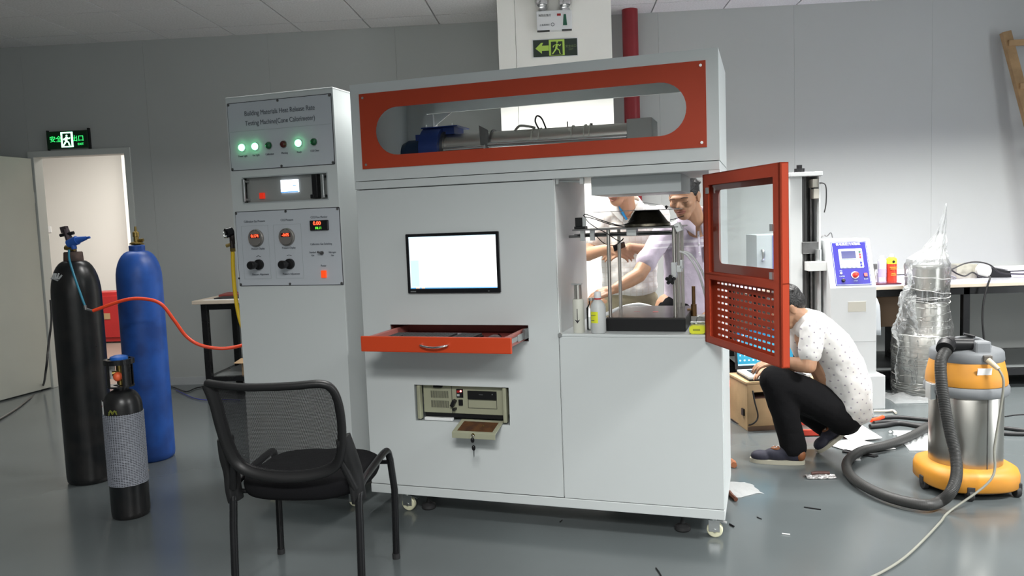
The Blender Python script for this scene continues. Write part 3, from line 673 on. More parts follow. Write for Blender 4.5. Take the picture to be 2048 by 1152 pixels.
# orange chamber door, swung open on the right
hx, hv = 1.648, -.004
ang = math.atan2(-.56, 1.94-1.648)
dd = (math.cos(ang), math.sin(ang)); dn_ = (math.sin(ang), -math.cos(ang))   # along the leaf, and towards its left (inner) side
def dmap(a, c, d): return (hx + dd[0]*a + dn_[0]*d, hv + dd[1]*a + dn_[1]*d, c)
LW = .632; z0, z1 = .874, 1.567
cd = part('chamber_door', B().plate([rect(0, z0, LW, z1), rect(.075, 1.215, .565, 1.515, .03, 5)] , -.002, .0, dmap), ORANGE, t) if False else None
loops = [rect(0, z0, LW, z1), rect(.085, 1.205, LW-.075, 1.500, .03, 5)]
rows, cols = 9, 15
for j in range(rows):
    for i in range(cols):
        a = .075 + i*(LW-.15)/(cols-1); c = .912 + j*.0265
        loops.append([(a-.011, c-.004), (a+.011, c-.004), (a+.013, c), (a+.011, c+.004), (a-.011, c+.004), (a-.013, c)])
cd = part('chamber_door', B().plate(loops, 0, .0015, dmap), ORANGE, t)
for nm, r_ in (('door_edge_left', (0, z0, .0, z1)),):
    pass
ed = B()
for (a0, c0, a1, c1) in ((0, z0, .012, z1), (LW-.014, z0, LW, z1), (0, z0, LW, z0+.004), (0, z1-.004, LW, z1), (.0, 1.158, LW, 1.163)):
    ed.plate([rect(a0, c0, a1, c1)], -.0, .030, dmap)
part('door_flange', ed, ORANGE, cd)
ed = B().plate([rect(0, z0, .05, z1)], .024, .030, dmap).plate([rect(LW-.05, z0, LW, z1)], .024, .030, dmap).plate([rect(.05, z1-.045, LW-.05, z1)], .0238, .030, dmap).plate([rect(.05, z0, LW-.05, z0+.03)], .0238, .030, dmap).plate([rect(.05, 1.140, LW-.05, 1.170)], .0238, .030, dmap)
part('door_inner_frame', ed, ORANGE, cd)
part('door_pane', B().plate([rect(.055, 1.172, LW-.055, 1.52, .02, 4)], .0165, .0195, dmap), clear('door_glass', (.90, .93, .93), .10, .10, gmul=.22), cd)
for z in (.95, 1.50): part('door_hinge', B().cyl(dmap(0, z-.025, .015), dmap(0, z+.025, .015), .008, n=12), ZINC, cd)
for a, c in ((.05, 1.50), (LW-.06, 1.185), (LW-.055, 1.35)): part('pane_clip', B().plate([rect(a-.01, c-.012, a+.01, c+.012)], .030, .036, dmap), ZINC, cd)

# ---- things inside the chamber
CZ = ZK+.012
def mthing(name, label, cat, u, v, z, group=None): return thing(name, label, cat, (u, v, z), 'm', group=group)
t = mthing('cone_heater_stand', 'steel rod stand with black base and truncated cone heater, inside the open chamber', 'test stand', 1.35, .33, CZ)
part('base', B().box((1.178, .10, CZ), (1.530, .57, CZ+.058)), BLACK, t, bevel=.003)
part('base_plate', B().box((1.18, .102, CZ+.058), (1.528, .568, CZ+.062)), mat('dark_brown_plate', (.05, .045, .042), .25), t)
part('red_mark', B().box((1.36, .30, CZ+.062), (1.385, .33, CZ+.0626)).box((1.27, .32, CZ+.062), (1.30, .325, CZ+.0626)), REDB, t)
for u, v in ((1.190, .15), (1.482, .15), (1.175, .50), (1.462, .50), (1.478, .53)): part('rod', B().cyl((u, v, CZ+.06), (u, v, 1.352), .0085, n=16), STEEL, t, smooth=40)
part('top_plate', B().box((1.03, .12, 1.352), (1.505, .54, 1.359)), STEELD, t, bevel=.001)
part('lower_rail', B().cyl((.99, .22, 1.325), (1.47, .22, 1.325), .0055, n=12).cyl((.99, .40, 1.325), (1.47, .40, 1.325), .0055, n=12).box((1.02, .2, 1.332), (1.46, .42, 1.336)), STEELD, t, smooth=40)
for u in (1.07, 1.115): part('rail_bracket', B().box((u-.01, .15, 1.305), (u+.01, .17, 1.355)), ZINC, t, bevel=.001)
part('slide_block', B().box((1.27, .16, 1.322), (1.315, .22, 1.352)), ZINC, t, bevel=.002)
part('corner_bracket', B().box((1.49, .12, 1.335), (1.515, .20, 1.372), Euler((0, -.4, 0)).to_matrix()), ZINC, t, bevel=.001)
co = part('cone_heater', B().lathe([(.092, 0), (.104, .006), (.104, .016), (.094, .022), (.058, .072), (.056, .074)], (1.345, .30, 1.359), 40), mat('dark_cone_steel', (.05, .045, .035), .3, .8, noise_s=18, noise_a=.5), t, smooth=40)
part('cone_rim', B().lathe([(.098, 0), (.106, .004), (.106, .014), (.098, .018)], (1.345, .30, 1.358), 40), mat('rim_steel', (.35, .32, .25), .3, 1, noise_s=30, noise_a=.5), co, smooth=40)
part('cone_top_plate', B().box((1.215, .22, 1.4335), (1.50, .36, 1.436)), STEELD, co)
part('plate_screw', B().cyl((1.44, .25, 1.436), (1.44, .25, 1.452), .004, n=8).cyl((1.44, .25, 1.442), (1.44, .25, 1.448), .008, n=8), BLACK, co)
part('plate_wire', B().tube([(1.10, .25, 1.434), (1.22, .25, 1.435)], .0012, 5).tube([(1.50, .25, 1.436), (1.45, .25, 1.445), (1.39, .25, 1.46), (1.33, .25, 1.47)], .001, 5, 4), STEELD, co)
part('cone_wire', B().tube([(1.45, .3, 1.385), (1.48, .29, 1.392), (1.515, .28, 1.402)], .0018, 6, 4), BLACK, co)
part('micro_switch', B().box((1.04, .14, 1.372), (1.075, .19, 1.412)).box((1.035, .14, 1.36), (1.085, .2, 1.372)), BLACK, t, bevel=.002)
part('switch_bracket', B().box((1.076, .135, 1.372), (1.092, .14, 1.412)), ZINC, t)
for pts in ([(1.08, .16, 1.415), (1.12, .16, 1.405), (1.20, .17, 1.375), (1.26, .2, 1.362)], [(1.075, .16, 1.418), (1.09, .16, 1.425), (1.16, .17, 1.395), (1.24, .2, 1.37), (1.30, .2, 1.39)], [(1.08, .15, 1.42), (1.10, .15, 1.39), (1.14, .15, 1.36), (1.18, .14, 1.34), (1.24, .14, 1.30), (1.26, .14, 1.31)], [(1.12, .2, 1.33), (1.16, .2, 1.29), (1.21, .2, 1.28), (1.25, .2, 1.31)]):
    part('lead_wire', B().tube(pts, .0022, 6, 6), BLACK, t, smooth=60)
part('clamp_arm', B().box((1.468, .13, 1.13), (1.492, .17, 1.20)).box((1.485, .14, 1.155), (1.515, .17, 1.185)).box((1.505, .14, 1.17), (1.520, .16, 1.21)), ZINC, t, bevel=.002)
b = B().cyl((1.468, .10, 1.125), (1.468, .12, 1.125), .014, n=20)
for k in range(5): a = 2*PI*k/5+.3; b.cyl((1.468+.015*math.cos(a), .10, 1.125+.015*math.sin(a)), (1.468+.015*math.cos(a), .118, 1.125+.015*math.sin(a)), .008, n=12)
part('star_knob', b, BLACK, t)
for dx in (0, .018):
    part('clear_hose', B().tube([(1.50+dx, .2, 1.245), (1.535+dx, .2, 1.225), (1.575+dx, .2, 1.16), (1.60+dx, .2, 1.08), (1.615+dx*.6, .22, 1.0), (1.62, .24, CZ+.02)], .005, 8, 6), WHITEP, t, smooth=60)
# bottles
u, v = 1.064, .055
t = mthing('gas_torch', 'cream hand-held gas burner with steel head standing on the chamber floor, leftmost', 'burner', u, v, CZ)
part('body', B().lathe([(.0245, 0), (.026, .004), (.026, .145), (.024, .150), (.021, .152)], (u, v, CZ), 28), mat('cream_body', (.62, .62, .55), .4), t, smooth=40)
part('steel_head', B().lathe([(.0175, .150), (.0175, .215), (.016, .216)], (u, v, CZ), 24), STEEL, t, smooth=40)
part('head_cap', B().box((u-.028, v-.014, CZ+.216), (u+.02, v+.014, CZ+.221)), ZINC, t, bevel=.002)
part('arrow_print', B().plate([[(u-.0015, CZ+.055), (u+.0015, CZ+.055), (u+.0015, CZ+.11), (u-.0015, CZ+.11)]], v-.0275, v-.0262).plate([[(u-.012, CZ+.062), (u, CZ+.044), (u+.012, CZ+.062), (u, CZ+.056)]], v-.0275, v-.0262), INKD, t)
u, v = 1.155, .045
t = mthing('plastic_bottle', 'translucent white plastic bottle with yellow label on the chamber floor', 'bottle', u, v, CZ)
part('body', B().lathe([(.030, 0), (.0345, .005), (.0345, .115), (.030, .130), (.018, .146), (.0125, .150), (.0125, .158)], (u, v, CZ), 28), MILK, t, smooth=50)
part('red_ring', B().lathe([(.0155, .151), (.0155, .156)], (u, v, CZ), 24), REDON if False else mat('red_plastic', (.5, .02, .02), .4), t)
part('cap', B().lathe([(.016, .157), (.015, .182), (.013, .185)], (u, v, CZ), 24), WHITEP, t, smooth=40)
b = B(); n = 8
vs = [(u+.0352*math.sin(a), v-.0352*math.cos(a), CZ+z) for z in (.048, .098) for a in [(-.95+k*.16) for k in range(n)]]
b._add(vs, [(k, k+1, n+k+1, n+k) for k in range(n-1)])
part('yellow_label', b, YBRIGHT, t)
part('label_print', B().box((u-.024, v-.0362, CZ+.082), (u-.004, v-.0352, CZ+.084)).box((u-.024, v-.0362, CZ+.060), (u-.010, v-.0352, CZ+.062)), INK, t)
u, v = 1.105, .14
t = mthing('glass_jar', 'small clear glass jar standing behind the two bottles in the chamber', 'jar', u, v, CZ)
part('body', B().lathe([(.022, 0), (.024, .004), (.024, .10), (.012, .12), (.012, .135)], (u, v, CZ), 24), clear('jar_glass', (.93, .95, .95), .35), t, smooth=50)
part('stopper', B().cyl((u, v, CZ+.135), (u, v, CZ+.148), .013, n=20), ZINC, t)
# tape measure, burner block
u, v = 1.585, .055
t = mthing('tape_measure', 'bright yellow tape measure on the right end of the chamber floor', 'tape measure', u, v, CZ)
part('case', B().plate([rect(u-.034, CZ+.001, u+.034, CZ+.036, .014, 5)], v-.022, v+.022), YBRIGHT, t, bevel=.004)
part('tape_lip', B().box((u+.030, v-.012, CZ+.006), (u+.052, v+.012, CZ+.010)), YBRIGHT, t, bevel=.001)
part('print', B().box((u-.018, v-.0228, CZ+.014), (u+.012, v-.022, CZ+.022)), mat('dull_olive_print', (.35, .36, .03), .5), t)
t = mthing('clamp_tool', 'small steel clamp with wire standing behind the yellow tape measure', 'clamp', 1.57, .17, CZ)
part('jaw', B().cyl((1.57, .17, CZ), (1.57, .17, CZ+.03), .014, n=14).box((1.545, .16, CZ+.028), (1.62, .18, CZ+.036)), ZINC, t, bevel=.001)
part('wire', B().tube([(1.57, .17, CZ+.036), (1.58, .17, CZ+.06), (1.61, .18, CZ+.05), (1.63, .2, CZ+.055)], .002, 6, 5), ZINC, t)
t = mthing('burner_block', 'grey metal block carrying a bronze upright tube, at the chamber right rear', 'burner', 1.57, .40, CZ)
part('block', B().box((1.53, .36, CZ), (1.63, .44, CZ+.035)), mat('block_grey', (.33, .32, .30), .45), t, bevel=.002)
part('bronze_tube', B().cyl((1.542, .38, CZ+.035), (1.542, .38, CZ+.09), .0135, n=20).cyl((1.542, .38, CZ+.09), (1.542, .38, CZ+.175), .0085, n=20).cyl((1.542, .38, CZ+.065), (1.512, .38, CZ+.065), .005, n=10), COPPER, t, smooth=40)
t = mthing('white_tube', 'loose white tube lying across the chamber floor behind the bottles', 'tube', 1.16, .5, CZ)
part('tube', B().tube([(1.03, .50, CZ+.015), (1.08, .54, CZ+.018), (1.16, .585, CZ+.05), (1.25, .595, CZ+.065), (1.32, .59, CZ+.05)], .009, 10, 6), WHITEP, t, smooth=60)
# keyboard, paper, mouse in the drawer
t = mthing('keyboard', 'black computer keyboard lying in the pulled-out orange drawer', 'keyboard', .45, -.16, .885)
part('case', B().box((.235, -.225, .885), (.66, -.09, .904)), BLACK, t, bevel=.004)
b = B()
for j in range(5):
    for i in range(21):
        x = .243+i*.0197; y = -.218+j*.025
        if i in (15,) or (i in (3, 4, 5, 6, 7, 8) and j == 0 and i != 3): continue
        b.box((x, y, .904), (x+.017, y+.021, .913))
b.box((.302, -.218, .904), (.42, -.197, .913))
part('keys', b, mat('key_black', (.03, .03, .032), .45), t, kind='stuff')
t = mthing('mouse', 'dark computer mouse at the right end of the orange drawer', 'mouse', .73, -.13, .885)
part('body', B().ball((.725, -.14, .890), (.032, .055, .022), 20), mat('mouse_dark', (.09, .05, .05), .4), t, smooth=60)
part('cable', B().tube([(.725, -.09, .896), (.72, -.03, .888), (.68, .05, .888)], .0025, 6, 5), BLACK, t)
single('paper_slip', mB(B().box((.345, -.04, .8855), (.52, .07, .888))), mat('pale_lilac_paper', (.62, .58, .62), .6), 'pale sheet of paper lying behind the keyboard in the orange drawer', 'paper')
# ================================================================== gas cylinders on the left
ROTX = Euler((PI/2, 0, 0)).to_matrix()
def dome(r, h0, h1, rn, n=8):
    """shoulder profile from radius r at h0 to neck rn at h1"""
    return [(rn+(r-rn)*math.cos(k*PI/2/n), h0+(h1-h0)*math.sin(k*PI/2/n)) for k in range(n+1)]
cx, cy = -2.765, 4.255
t = thing('gas_cylinder', 'tall black gas cylinder with regulator and blue handle, nearest the open door', 'gas cylinder', (cx, cy, 0))
part('body', B().lathe([(.115, 0), (.126, .012), (.129, .04), (.129, 1.07)]+dome(.129, 1.08, 1.28, .045), (cx, cy, 0), 40), BLKCYL, t, smooth=40)
part('neck_ring', B().lathe([(.050, 1.262), (.052, 1.275), (.049, 1.325), (.045, 1.33)], (cx, cy, 0), 28), mat('rusty_collar', (.09, .055, .045), .6, noise_s=20, noise_a=.5), t, smooth=40)
vb = part('valve_body', B().cyl((cx+.0, cy, 1.33), (cx+.0, cy, 1.365), .02, n=14).cyl((cx-.0, cy, 1.35), (cx-.03, cy-.005, 1.46), .022, .018, n=8).box((cx-.055, cy-.016, 1.44), (cx-.02, cy+.012, 1.475), Euler((0, -.2, 0)).to_matrix()), mat('valve_grey', (.14, .11, .12), .4, .6, noise_s=25, noise_a=.4), t, bevel=.002)
part('valve_spindle', B().cyl((cx-.06, cy-.01, 1.425), (cx+.02, cy-.01, 1.437), .010, n=10), BLACK, vb)
part('brass_nut', B().cyl((cx-.03, cy-.02, 1.355), (cx+.025, cy-.02, 1.345), .015, n=6), BRASS, vb)
part('blue_regulator', B().cyl((cx-.005, cy-.03, 1.375), (cx+.05, cy-.03, 1.395), .022, .026, n=16).cyl((cx+.045, cy-.03, 1.393), (cx+.105, cy-.03, 1.405), .022, .010, n=16).cyl((cx+.105, cy-.03, 1.405), (cx+.125, cy-.03, 1.408), .007, n=10).cyl((cx+.02, cy-.03, 1.385), (cx+.03, cy-.03, 1.345), .017, .014, n=14), mat('regulator_blue', (.03, .12, .5), .3), vb, smooth=45)
part('chalk_mark', B().tube([(cx-.07, cy-.108, 1.19), (cx-.02, cy-.124, 1.175)], .005, 5, flat=.4).tube([(cx-.055, cy-.100, 1.215), (cx-.05, cy-.119, 1.185)], .005, 5, flat=.4).tube([(cx-.04, cy-.106, 1.215), (cx-.038, cy-.120, 1.182)], .005, 5, flat=.4).tube([(cx-.022, cy-.107, 1.215), (cx-.028, cy-.121, 1.184)], .005, 5, flat=.4).tube([(cx-.002, cy-.111, 1.205), (cx-.018, cy-.122, 1.182)], .005, 5, flat=.4), mat('chalk', (.35, .37, .37), .8), t)
hb = single('blue_gas_tube', B().tube([(cx+.01, cy-.05, 1.34), (cx+.04, cy-.10, 1.29), (cx+.085, cy-.135, 1.19), (cx+.125, cy-.15, 1.08), (cx+.14, cy-.15, 1.03)], .006, 8, 8), mat('teal_tube', (.03, .20, .30), .3), 'thin blue gas tube running down from the black cylinder valve', 'tube', smooth=60)
cg = single('tube_coupling', B().cyl((cx+.138, cy-.15, 1.035), (cx+.142, cy-.15, 1.01), .009, n=10).cyl((cx+.138, cy-.15, 1.015), (cx+.185, cy-.145, 1.0), .007, n=10), STEELD, 'small dark coupling joining the blue tube and the orange hose', 'fitting')
# orange hose from the coupling to the tower's back
pts = [V((cx+.18, cy-.145, 1.002))] + [ony(*q) for q in ((250, 600, 4.14), (290, 598, 4.16), (322, 608, 4.18), (348, 640, 4.2), (372, 672, 4.22), (400, 690, 4.24), (440, 697, 4.27), (475, 693, 4.31), (500, 685, 4.36))]
single('orange_hose', B().tube(pts, .0095, 10, 8), ORHOSE, 'orange rubber hose sagging from the black cylinder to the tower', 'hose', smooth=60)
cx, cy = -2.615, 4.66
t = thing('gas_cylinder', 'tall blue gas cylinder with bare brass valve, scuffed paint', 'gas cylinder', (cx, cy, 0))
part('body', B().lathe([(.115, 0), (.128, .012), (.132, .04), (.132, 1.13)]+dome(.132, 1.14, 1.315, .043), (cx, cy, 0), 40), BLUEP, t, smooth=40)
part('neck_ring', B().lathe([(.046, 1.30), (.047, 1.345), (.041, 1.35)], (cx, cy, 0), 28), BLUEP, t, smooth=40)
vb = part('valve', B().lathe([(.018, 1.35), (.036, 1.357), (.036, 1.366), (.016, 1.372), (.015, 1.40), (.019, 1.402), (.019, 1.43), (.008, 1.435), (.006, 1.465)], (cx, cy, 0), 14).cyl((cx+.0, cy, 1.375), (cx+.045, cy, 1.38), .010, n=8), BRASS, t, smooth=40)
part('seal_band', B().lathe([(.022, 1.352), (.040, 1.356), (.040, 1.362), (.022, 1.364)], (cx, cy, 0), 10, sx=1.1), mat('dark_brass', (.18, .12, .03), .5, .6), vb)
cx, cy = -2.205, 3.685
t = thing('small_gas_cylinder', 'short black gas cylinder with grey mesh sleeve and guard collar, foremost', 'gas cylinder', (cx, cy, 0))
part('body', B().lathe([(.080, 0), (.088, .01), (.090, .03), (.090, .55)]+dome(.090, .555, .645, .03), (cx, cy, 0), 36), BLKCYL, t, smooth=40)
part('neck_foot', B().lathe([(.034, .64), (.036, .648), (.036, .665), (.03, .67)], (cx, cy, 0), 28), BLACKM, t, smooth=40)
# guard collar: two uprights and a top ring
b = B()
for a0, a1 in ((-2.75, -2.0), (-.9, -.1), (.6, 2.4)):
    n = 8; vs = []
    for r in (.056, .060):
        for z in (.665, .785):
            vs += [(cx+r*math.cos(a0+(a1-a0)*k/n), cy+r*math.sin(a0+(a1-a0)*k/n), z) for k in range(n+1)]
    q = n+1; fs = []
    for k in range(n):
        fs += [(k, k+1, q+k+1, q+k), (2*q+k, 3*q+k, 3*q+k+1, 2*q+k+1), (q+k, q+k+1, 3*q+k+1, 3*q+k), (k, 2*q+k, 2*q+k+1, k+1)]
    fs += [(0, q, 3*q, 2*q), (n, 2*q+n, 3*q+n, q+n)]
    b._add(vs, fs)
ring = lambda r0, r1, z0_, z1_: b.plate([circ(cx, cy, r1, 32), circ(cx, cy, r0, 32)], z0_, z1_, lambda a, c, d: (a, c, d))
ring(.054, .070, .775, .800); ring(.034, .062, .66, .668)
part('guard_collar', b, BLACKM, t)
part('handwheel', B().lathe([(.012, .79), (.040, .793), (.042, .80), (.040, .812), (.02, .818), (.01, .82)], (cx, cy, 0), 12), mat('blue_handwheel', (.02, .14, .55), .35), t, smooth=35)
part('valve', B().cyl((cx, cy, .66), (cx, cy, .79), .013, n=12).cyl((cx, cy, .73), (cx-.03, cy-.02, .73), .012, n=10), BRASS, t, smooth=40)
part('orange_cap', B().ball((cx+.005, cy-.03, .715), (.022, .022, .024), 14), mat('orange_cap', (.75, .12, .04), .4), t, smooth=60)
part('white_tag', B().box((cx-.05, cy-.01, .70), (cx-.02, cy-.006, .765)), PAPER, t)
# mesh sleeve: a knitted net built as rings and strands
b = B(); n = 40
for j in range(45):
    z = .175+.008*j; R_ = .0925
    b.tube([(cx+R_*math.cos(2*PI*k/24+.1*(j % 2)), cy+R_*math.sin(2*PI*k/24+.1*(j % 2)), z+.0015*math.sin(k*2.6+j)) for k in range(25)], .0022, 4)
for k in range(48):
    a = 2*PI*k/48; b.cyl((cx+.092*math.cos(a), cy+.092*math.sin(a), .173), (cx+.092*math.cos(a), cy+.092*math.sin(a), .532), .0016, n=4)
part('mesh_sleeve', b, mat('grey_net', (.22, .235, .27), .5), t, kind='stuff')
part('sleeve_lining', B().lathe([(.0903, .176), (.0908, .178), (.0908, .528), (.0903, .53)], (cx, cy, 0), 36), mat('grey_lining', (.09, .095, .11), .6), t, smooth=60)
n = 7; R_ = .0915
def wrap(a0, a1, z0_, z1_): 
    b = B(); b._add([(cx+R_*math.cos(a0+(a1-a0)*k/n), cy+R_*math.sin(a0+(a1-a0)*k/n), z) for z in (z0_, z1_) for k in range(n+1)], [(k, k+1, n+2+k, n+1+k) for k in range(n)]); return b
lb = part('white_label', wrap(-2.75, -2.2, .545-.01, .60), PAPER, t)
part('label_mark', B().tube([(cx-.071, cy-.058, .572), (cx-.066, cy-.064, .578)], .002, 5), REDP, lb)
part('green_marking', B().tube([(cx-.02, cy-.091, .535), (cx-.01, cy-.092, .56), (cx+.0, cy-.093, .54), (cx+.01, cy-.092, .558), (cx+.02, cy-.090, .538)], .003, 5, 4).tube([(cx-.02, cy-.091, .55), (cx+.02, cy-.090, .552)], .003, 5), mat('olive_marking', (.14, .15, .02), .6), t)
for (p, q, lab) in (((276, 922), (311, 919), 'upper thin wooden offcut on the floor behind the blue cylinder base'), ((280, 934), (296, 941), 'lower short wooden offcut on the floor by the blue cylinder')):
    a, c = onz(*p, .008), onz(*q, .008)
    single('wood_offcut', B().tube([a, (a+c)/2+V((0, .004, 0)), c], .008, 6, flat=.8), COPPER if False else WOOD, lab, 'wood scrap')
# yellow hose with its valve on the tower's left side
t = thing('yellow_gas_hose', 'yellow gas hose hanging from a valve on the left side of the tower', 'hose', (-.76, .1, .86), 'm')
pu = -.800
part('hose', B().tube([(pu+.000, .1, 1.315), (pu-.006, .1, 1.22), (pu-.005, .1, 1.10), (pu+.006, .1, .99), (pu+.025, .1, .91), (pu+.05, .11, .86)], .0105, 12, 8), YELLOW, t, smooth=60)
part('lever_valve', B().cyl((pu, .1, 1.315), (pu, .1, 1.365), .013, n=8).ball((pu+.004, .1, 1.385), (.018, .018, .03), 12).box((pu-.008, .09, 1.345), (pu+.07, .11, 1.37)), mat('black_brown_valve', (.03, .022, .02), .35, .5), t, smooth=40)
part('round_cap', B().cyl((pu-.012, .07, 1.402), (pu+.004, .1, 1.41), .025, n=20).cyl((pu-.016, .065, 1.402), (pu-.012, .07, 1.402), .012, n=12), BLACKG, t, smooth=40)
part('silver_dial', B().cyl((pu-.034, .08, 1.392), (pu-.018, .09, 1.395), .018, n=16), CHROME, t, smooth=40)
part('brass_fitting', B().cyl((pu-.032, .09, 1.335), (pu+.0, .1, 1.345), .009, n=6).cyl((pu, .1, 1.305), (pu, .1, 1.322), .015, n=6), BRASS, t)

# ================================================================== left bench
bx0, bx1, by0, by1, bz = -3.03, -.9, 6.27, 6.92, .82
t = thing('workbench', 'workbench with black steel frame and pale plywood top against the back wall, left', 'workbench', ((bx0+bx1)/2, (by0+by1)/2, 0))
part('bench_top', B().box((bx0-.04, by0-.03, bz), (bx1, by1, bz+.03)), LAM, t, bevel=.003)
s_ = .05
for x in (bx0+.02, bx1-.08):
    for y in (by0, by1-.06): part('leg', B().box((x, y, 0), (x+s_, y+s_, bz)), BLACKM, t, bevel=.003)
part('frame_rail', B().box((bx0+.02+s_, by0, bz-.05), (bx1-.08, by0+s_, bz)).box((bx0+.02, by0+s_, bz-.05), (bx0+.02+s_, by1-.06, bz)).box((bx0+.07, by1-.06, bz-.05), (bx1-.08, by1-.01, bz)), BLACKM, t)
part('shelf_rail', B().box((bx0+.02, by0+s_, .16), (bx0+.02+s_, by1-.06, .20)).box((bx0+.07, by0, .16), (bx1-.08, by0+s_, .20)).box((bx0+.07, by1-.06, .16), (bx1-.08, by1-.01, .20)), BLACKM, t)
part('shelf', B().box((bx0+.07, by0+s_, .185), (bx1-.08, by1-.06, .2)), mat('shelf_grey', (.16, .17, .17), .5), t)
t = thing('cardboard_box', 'open cardboard box on the lower shelf of the left workbench', 'box', (-2.6, 6.5, .2))
part('body', B().box((-2.72, 6.33, .2), (-2.35, 6.6, .34)), CARD, t, bevel=.003)
part('box_flap', B().plate([[(-2.72, 0), (-2.35, 0), (-2.38, .12), (-2.76, .1)]], 0, .004, lambda a, c, d: (a, 6.33-c*.6, .34-c*.3+d)), CARD, t)
single('tablet', B().box((-2.92, 6.33, .851), (-2.55, 6.52, .862)), BLACK, 'dark flat tablet lying on the left workbench', 'tablet', bevel=.003)
single('red_clipboard', B().box((-2.98, 6.55, .851), (-2.4, 6.82, .875), Euler((0, 0, .15)).to_matrix()), mat('dark_red_board', (.25, .05, .04), .5), 'dark red flat board lying on the back of the left workbench', 'board', bevel=.003)
single('paper_sheet', B().box((-2.99, 6.28, .8505), (-2.45, 6.33, .852)).box((-2.55, 6.33, .8505), (-2.3, 6.5, .856)), PAPER, 'white papers at the front edge of the left workbench', 'paper')
# loose cables, left
single('door_cable', B().tube([V(ony(101, 600, 6.35)), V(ony(103, 640, 6.3)), V(ony(97, 690, 6.2)), V(ony(92, 740, 6.1)), onz(84, 775, .01), onz(55, 800, .01), onz(20, 826, .01), onz(-30, 850, .01), onz(-160, 880, .01), onz(-330, 900, .01)], .009, 6, 6), CABLE, 'black cable hanging beside the open door leaf and trailing left over the floor', 'cable', smooth=60)
single('floor_cable', B().tube([onz(312, 772, .008), onz(330, 778, .008), onz(345, 774, .008), onz(372, 783, .008), onz(392, 776, .008), onz(415, 772, .008)], .005, 6, 6), CABLE, 'thin dark cable on the floor left of the left workbench', 'cable', smooth=60)
single('blue_floor_cable', B().tube([onz(352, 780, .008), onz(385, 795, .008), onz(412, 800, .008), onz(450, 799, .008), onz(480, 800, .008)], .004, 6, 6), mat('blue_cable', (.03, .04, .3), .5), 'thin blue cable on the floor at the foot of the left workbench', 'cable', smooth=60)

# ================================================================== mesh-back chair, seen from behind
CH = thing('mesh_back_chair', 'black visitor chair with mesh back and steel tube legs, standing in front of the tower', 'chair', (-.995, 2.93, 0), 'l', rz=math.radians(-3.5))
c_ = CH
# local: x right, y forward (towards the machine), seat centre at origin
W2 = .245; yf, yr = .22, -.20
tr = .0145
for sx in (-1, 1):
    fo_ = .005 if sx > 0 else .03
    fl = part('leg', B().tube([(sx*(W2+fo_), yf+.035-(.03 if sx > 0 else 0), 0), (sx*(W2+.012), yf+.005, .30), (sx*(W2+.005), yf-.015, .44)], tr, 14), BLACKM, c_, smooth=50)
    rl = part('leg', B().tube([(sx*(W2+.0), yr-.02, 0), (sx*(W2-.0), yr-.0, .30), (sx*(W2-.002), yr+.01, .405)], tr, 14), BLACKM, c_, smooth=50)
    part('foot_cap', B().cyl((sx*(W2+fo_), yf+.035-(.03 if sx > 0 else 0), 0), (sx*(W2+fo_-.001), yf+.033-(.03 if sx > 0 else 0), .025), .0165, n=14), BLACKR, fl)
    part('foot_cap', B().cyl((sx*W2, yr-.02, 0), (sx*W2, yr-.0185, .025), .0165, n=14), BLACKR, rl)
    part('side_tube', B().tube([(sx*(W2-.002), yr+.01, .40), (sx*W2, yr+.022, .438), (sx*W2, yr+.06, .462), (sx*W2, 0, .476), (sx*(W2+.001), yf-.08, .484), (sx*(W2+.003), yf-.035, .474), (sx*(W2+.005), yf-.015, .435)], tr, 14, 6), BLACKM, c_, smooth=60)
part('cross_rail', B().cyl((-W2, yf-.03, .430), (W2, yf-.03, .430), .009, n=10), BLACKM, c_, smooth=40)
part('cross_rail', B().cyl((-W2, yr+.05, .425), (W2, yr+.05, .425), .009, n=10), BLACKM, c_, smooth=40)
# seat cushion
b = B(); n = 40; prof = []
def seat_ring(s, z, dy=0):
    out = []
    for k in range(n):
        a = 2*PI*k/n; ca, sa = math.cos(a), math.sin(a)
        x = math.copysign(abs(ca)**.55, ca)*.235*s; y = math.copysign(abs(sa)**.55, sa)*.225*s
        out.append((x, y+.005, z + (.012 if y < 0 else 0)*(abs(x)/.235)**2))
    return out
rings = [seat_ring(.90, .408), seat_ring(.97, .412), seat_ring(1.0, .428), seat_ring(1.01, .448), seat_ring(.985, .468), seat_ring(.9, .482), seat_ring(.6, .487), seat_ring(.2, .486)]
vs = [p for r_ in rings for p in r_]; fs = [(i*n+k, i*n+(k+1) % n, (i+1)*n+(k+1) % n, (i+1)*n+k) for i in range(len(rings)-1) for k in range(n)]
fs += [tuple(range(n-1, -1, -1)), tuple(range((len(rings)-1)*n, len(rings)*n))]
b._add(vs, fs)
part('seat', b, mat('black_fabric', (.006, .006, .007), .95, bump=.25, bump_s=350, spec=.15), c_, smooth=60)
# back: frame in a tilted, slightly curved surface
def bk(x, z):      # x across, z height 0..1 from .50 to .84
    y = -.215 - .10*z - .05*(1-(x/.25)**2)*.6
    return V((x, y, .508+z*.368))
def outline(s=1.0, dx=0):
    P = []
    top, bot = 1.0, .02
    for x, z in ((-.240, 1.0), (-.226, .80), (-.222, .55), (-.212, .32), (-.185, .14), (-.12, .05), (0, .015), (.12, .05), (.185, .14), (.212, .32), (.225, .55), (.226, .78), (.212, .93), (.175, .985), (.08, .975), (-.08, .965), (-.19, .985), (-.240, 1.0)): P.append((x, z))
    return P
O = [bk(x, z) for x, z in outline()]
part('back_frame', B().tube(O, .024, 12, 6, flat=.6), mat('black_nylon', (.009, .009, .0095), .45, spec=.35), c_, smooth=60)
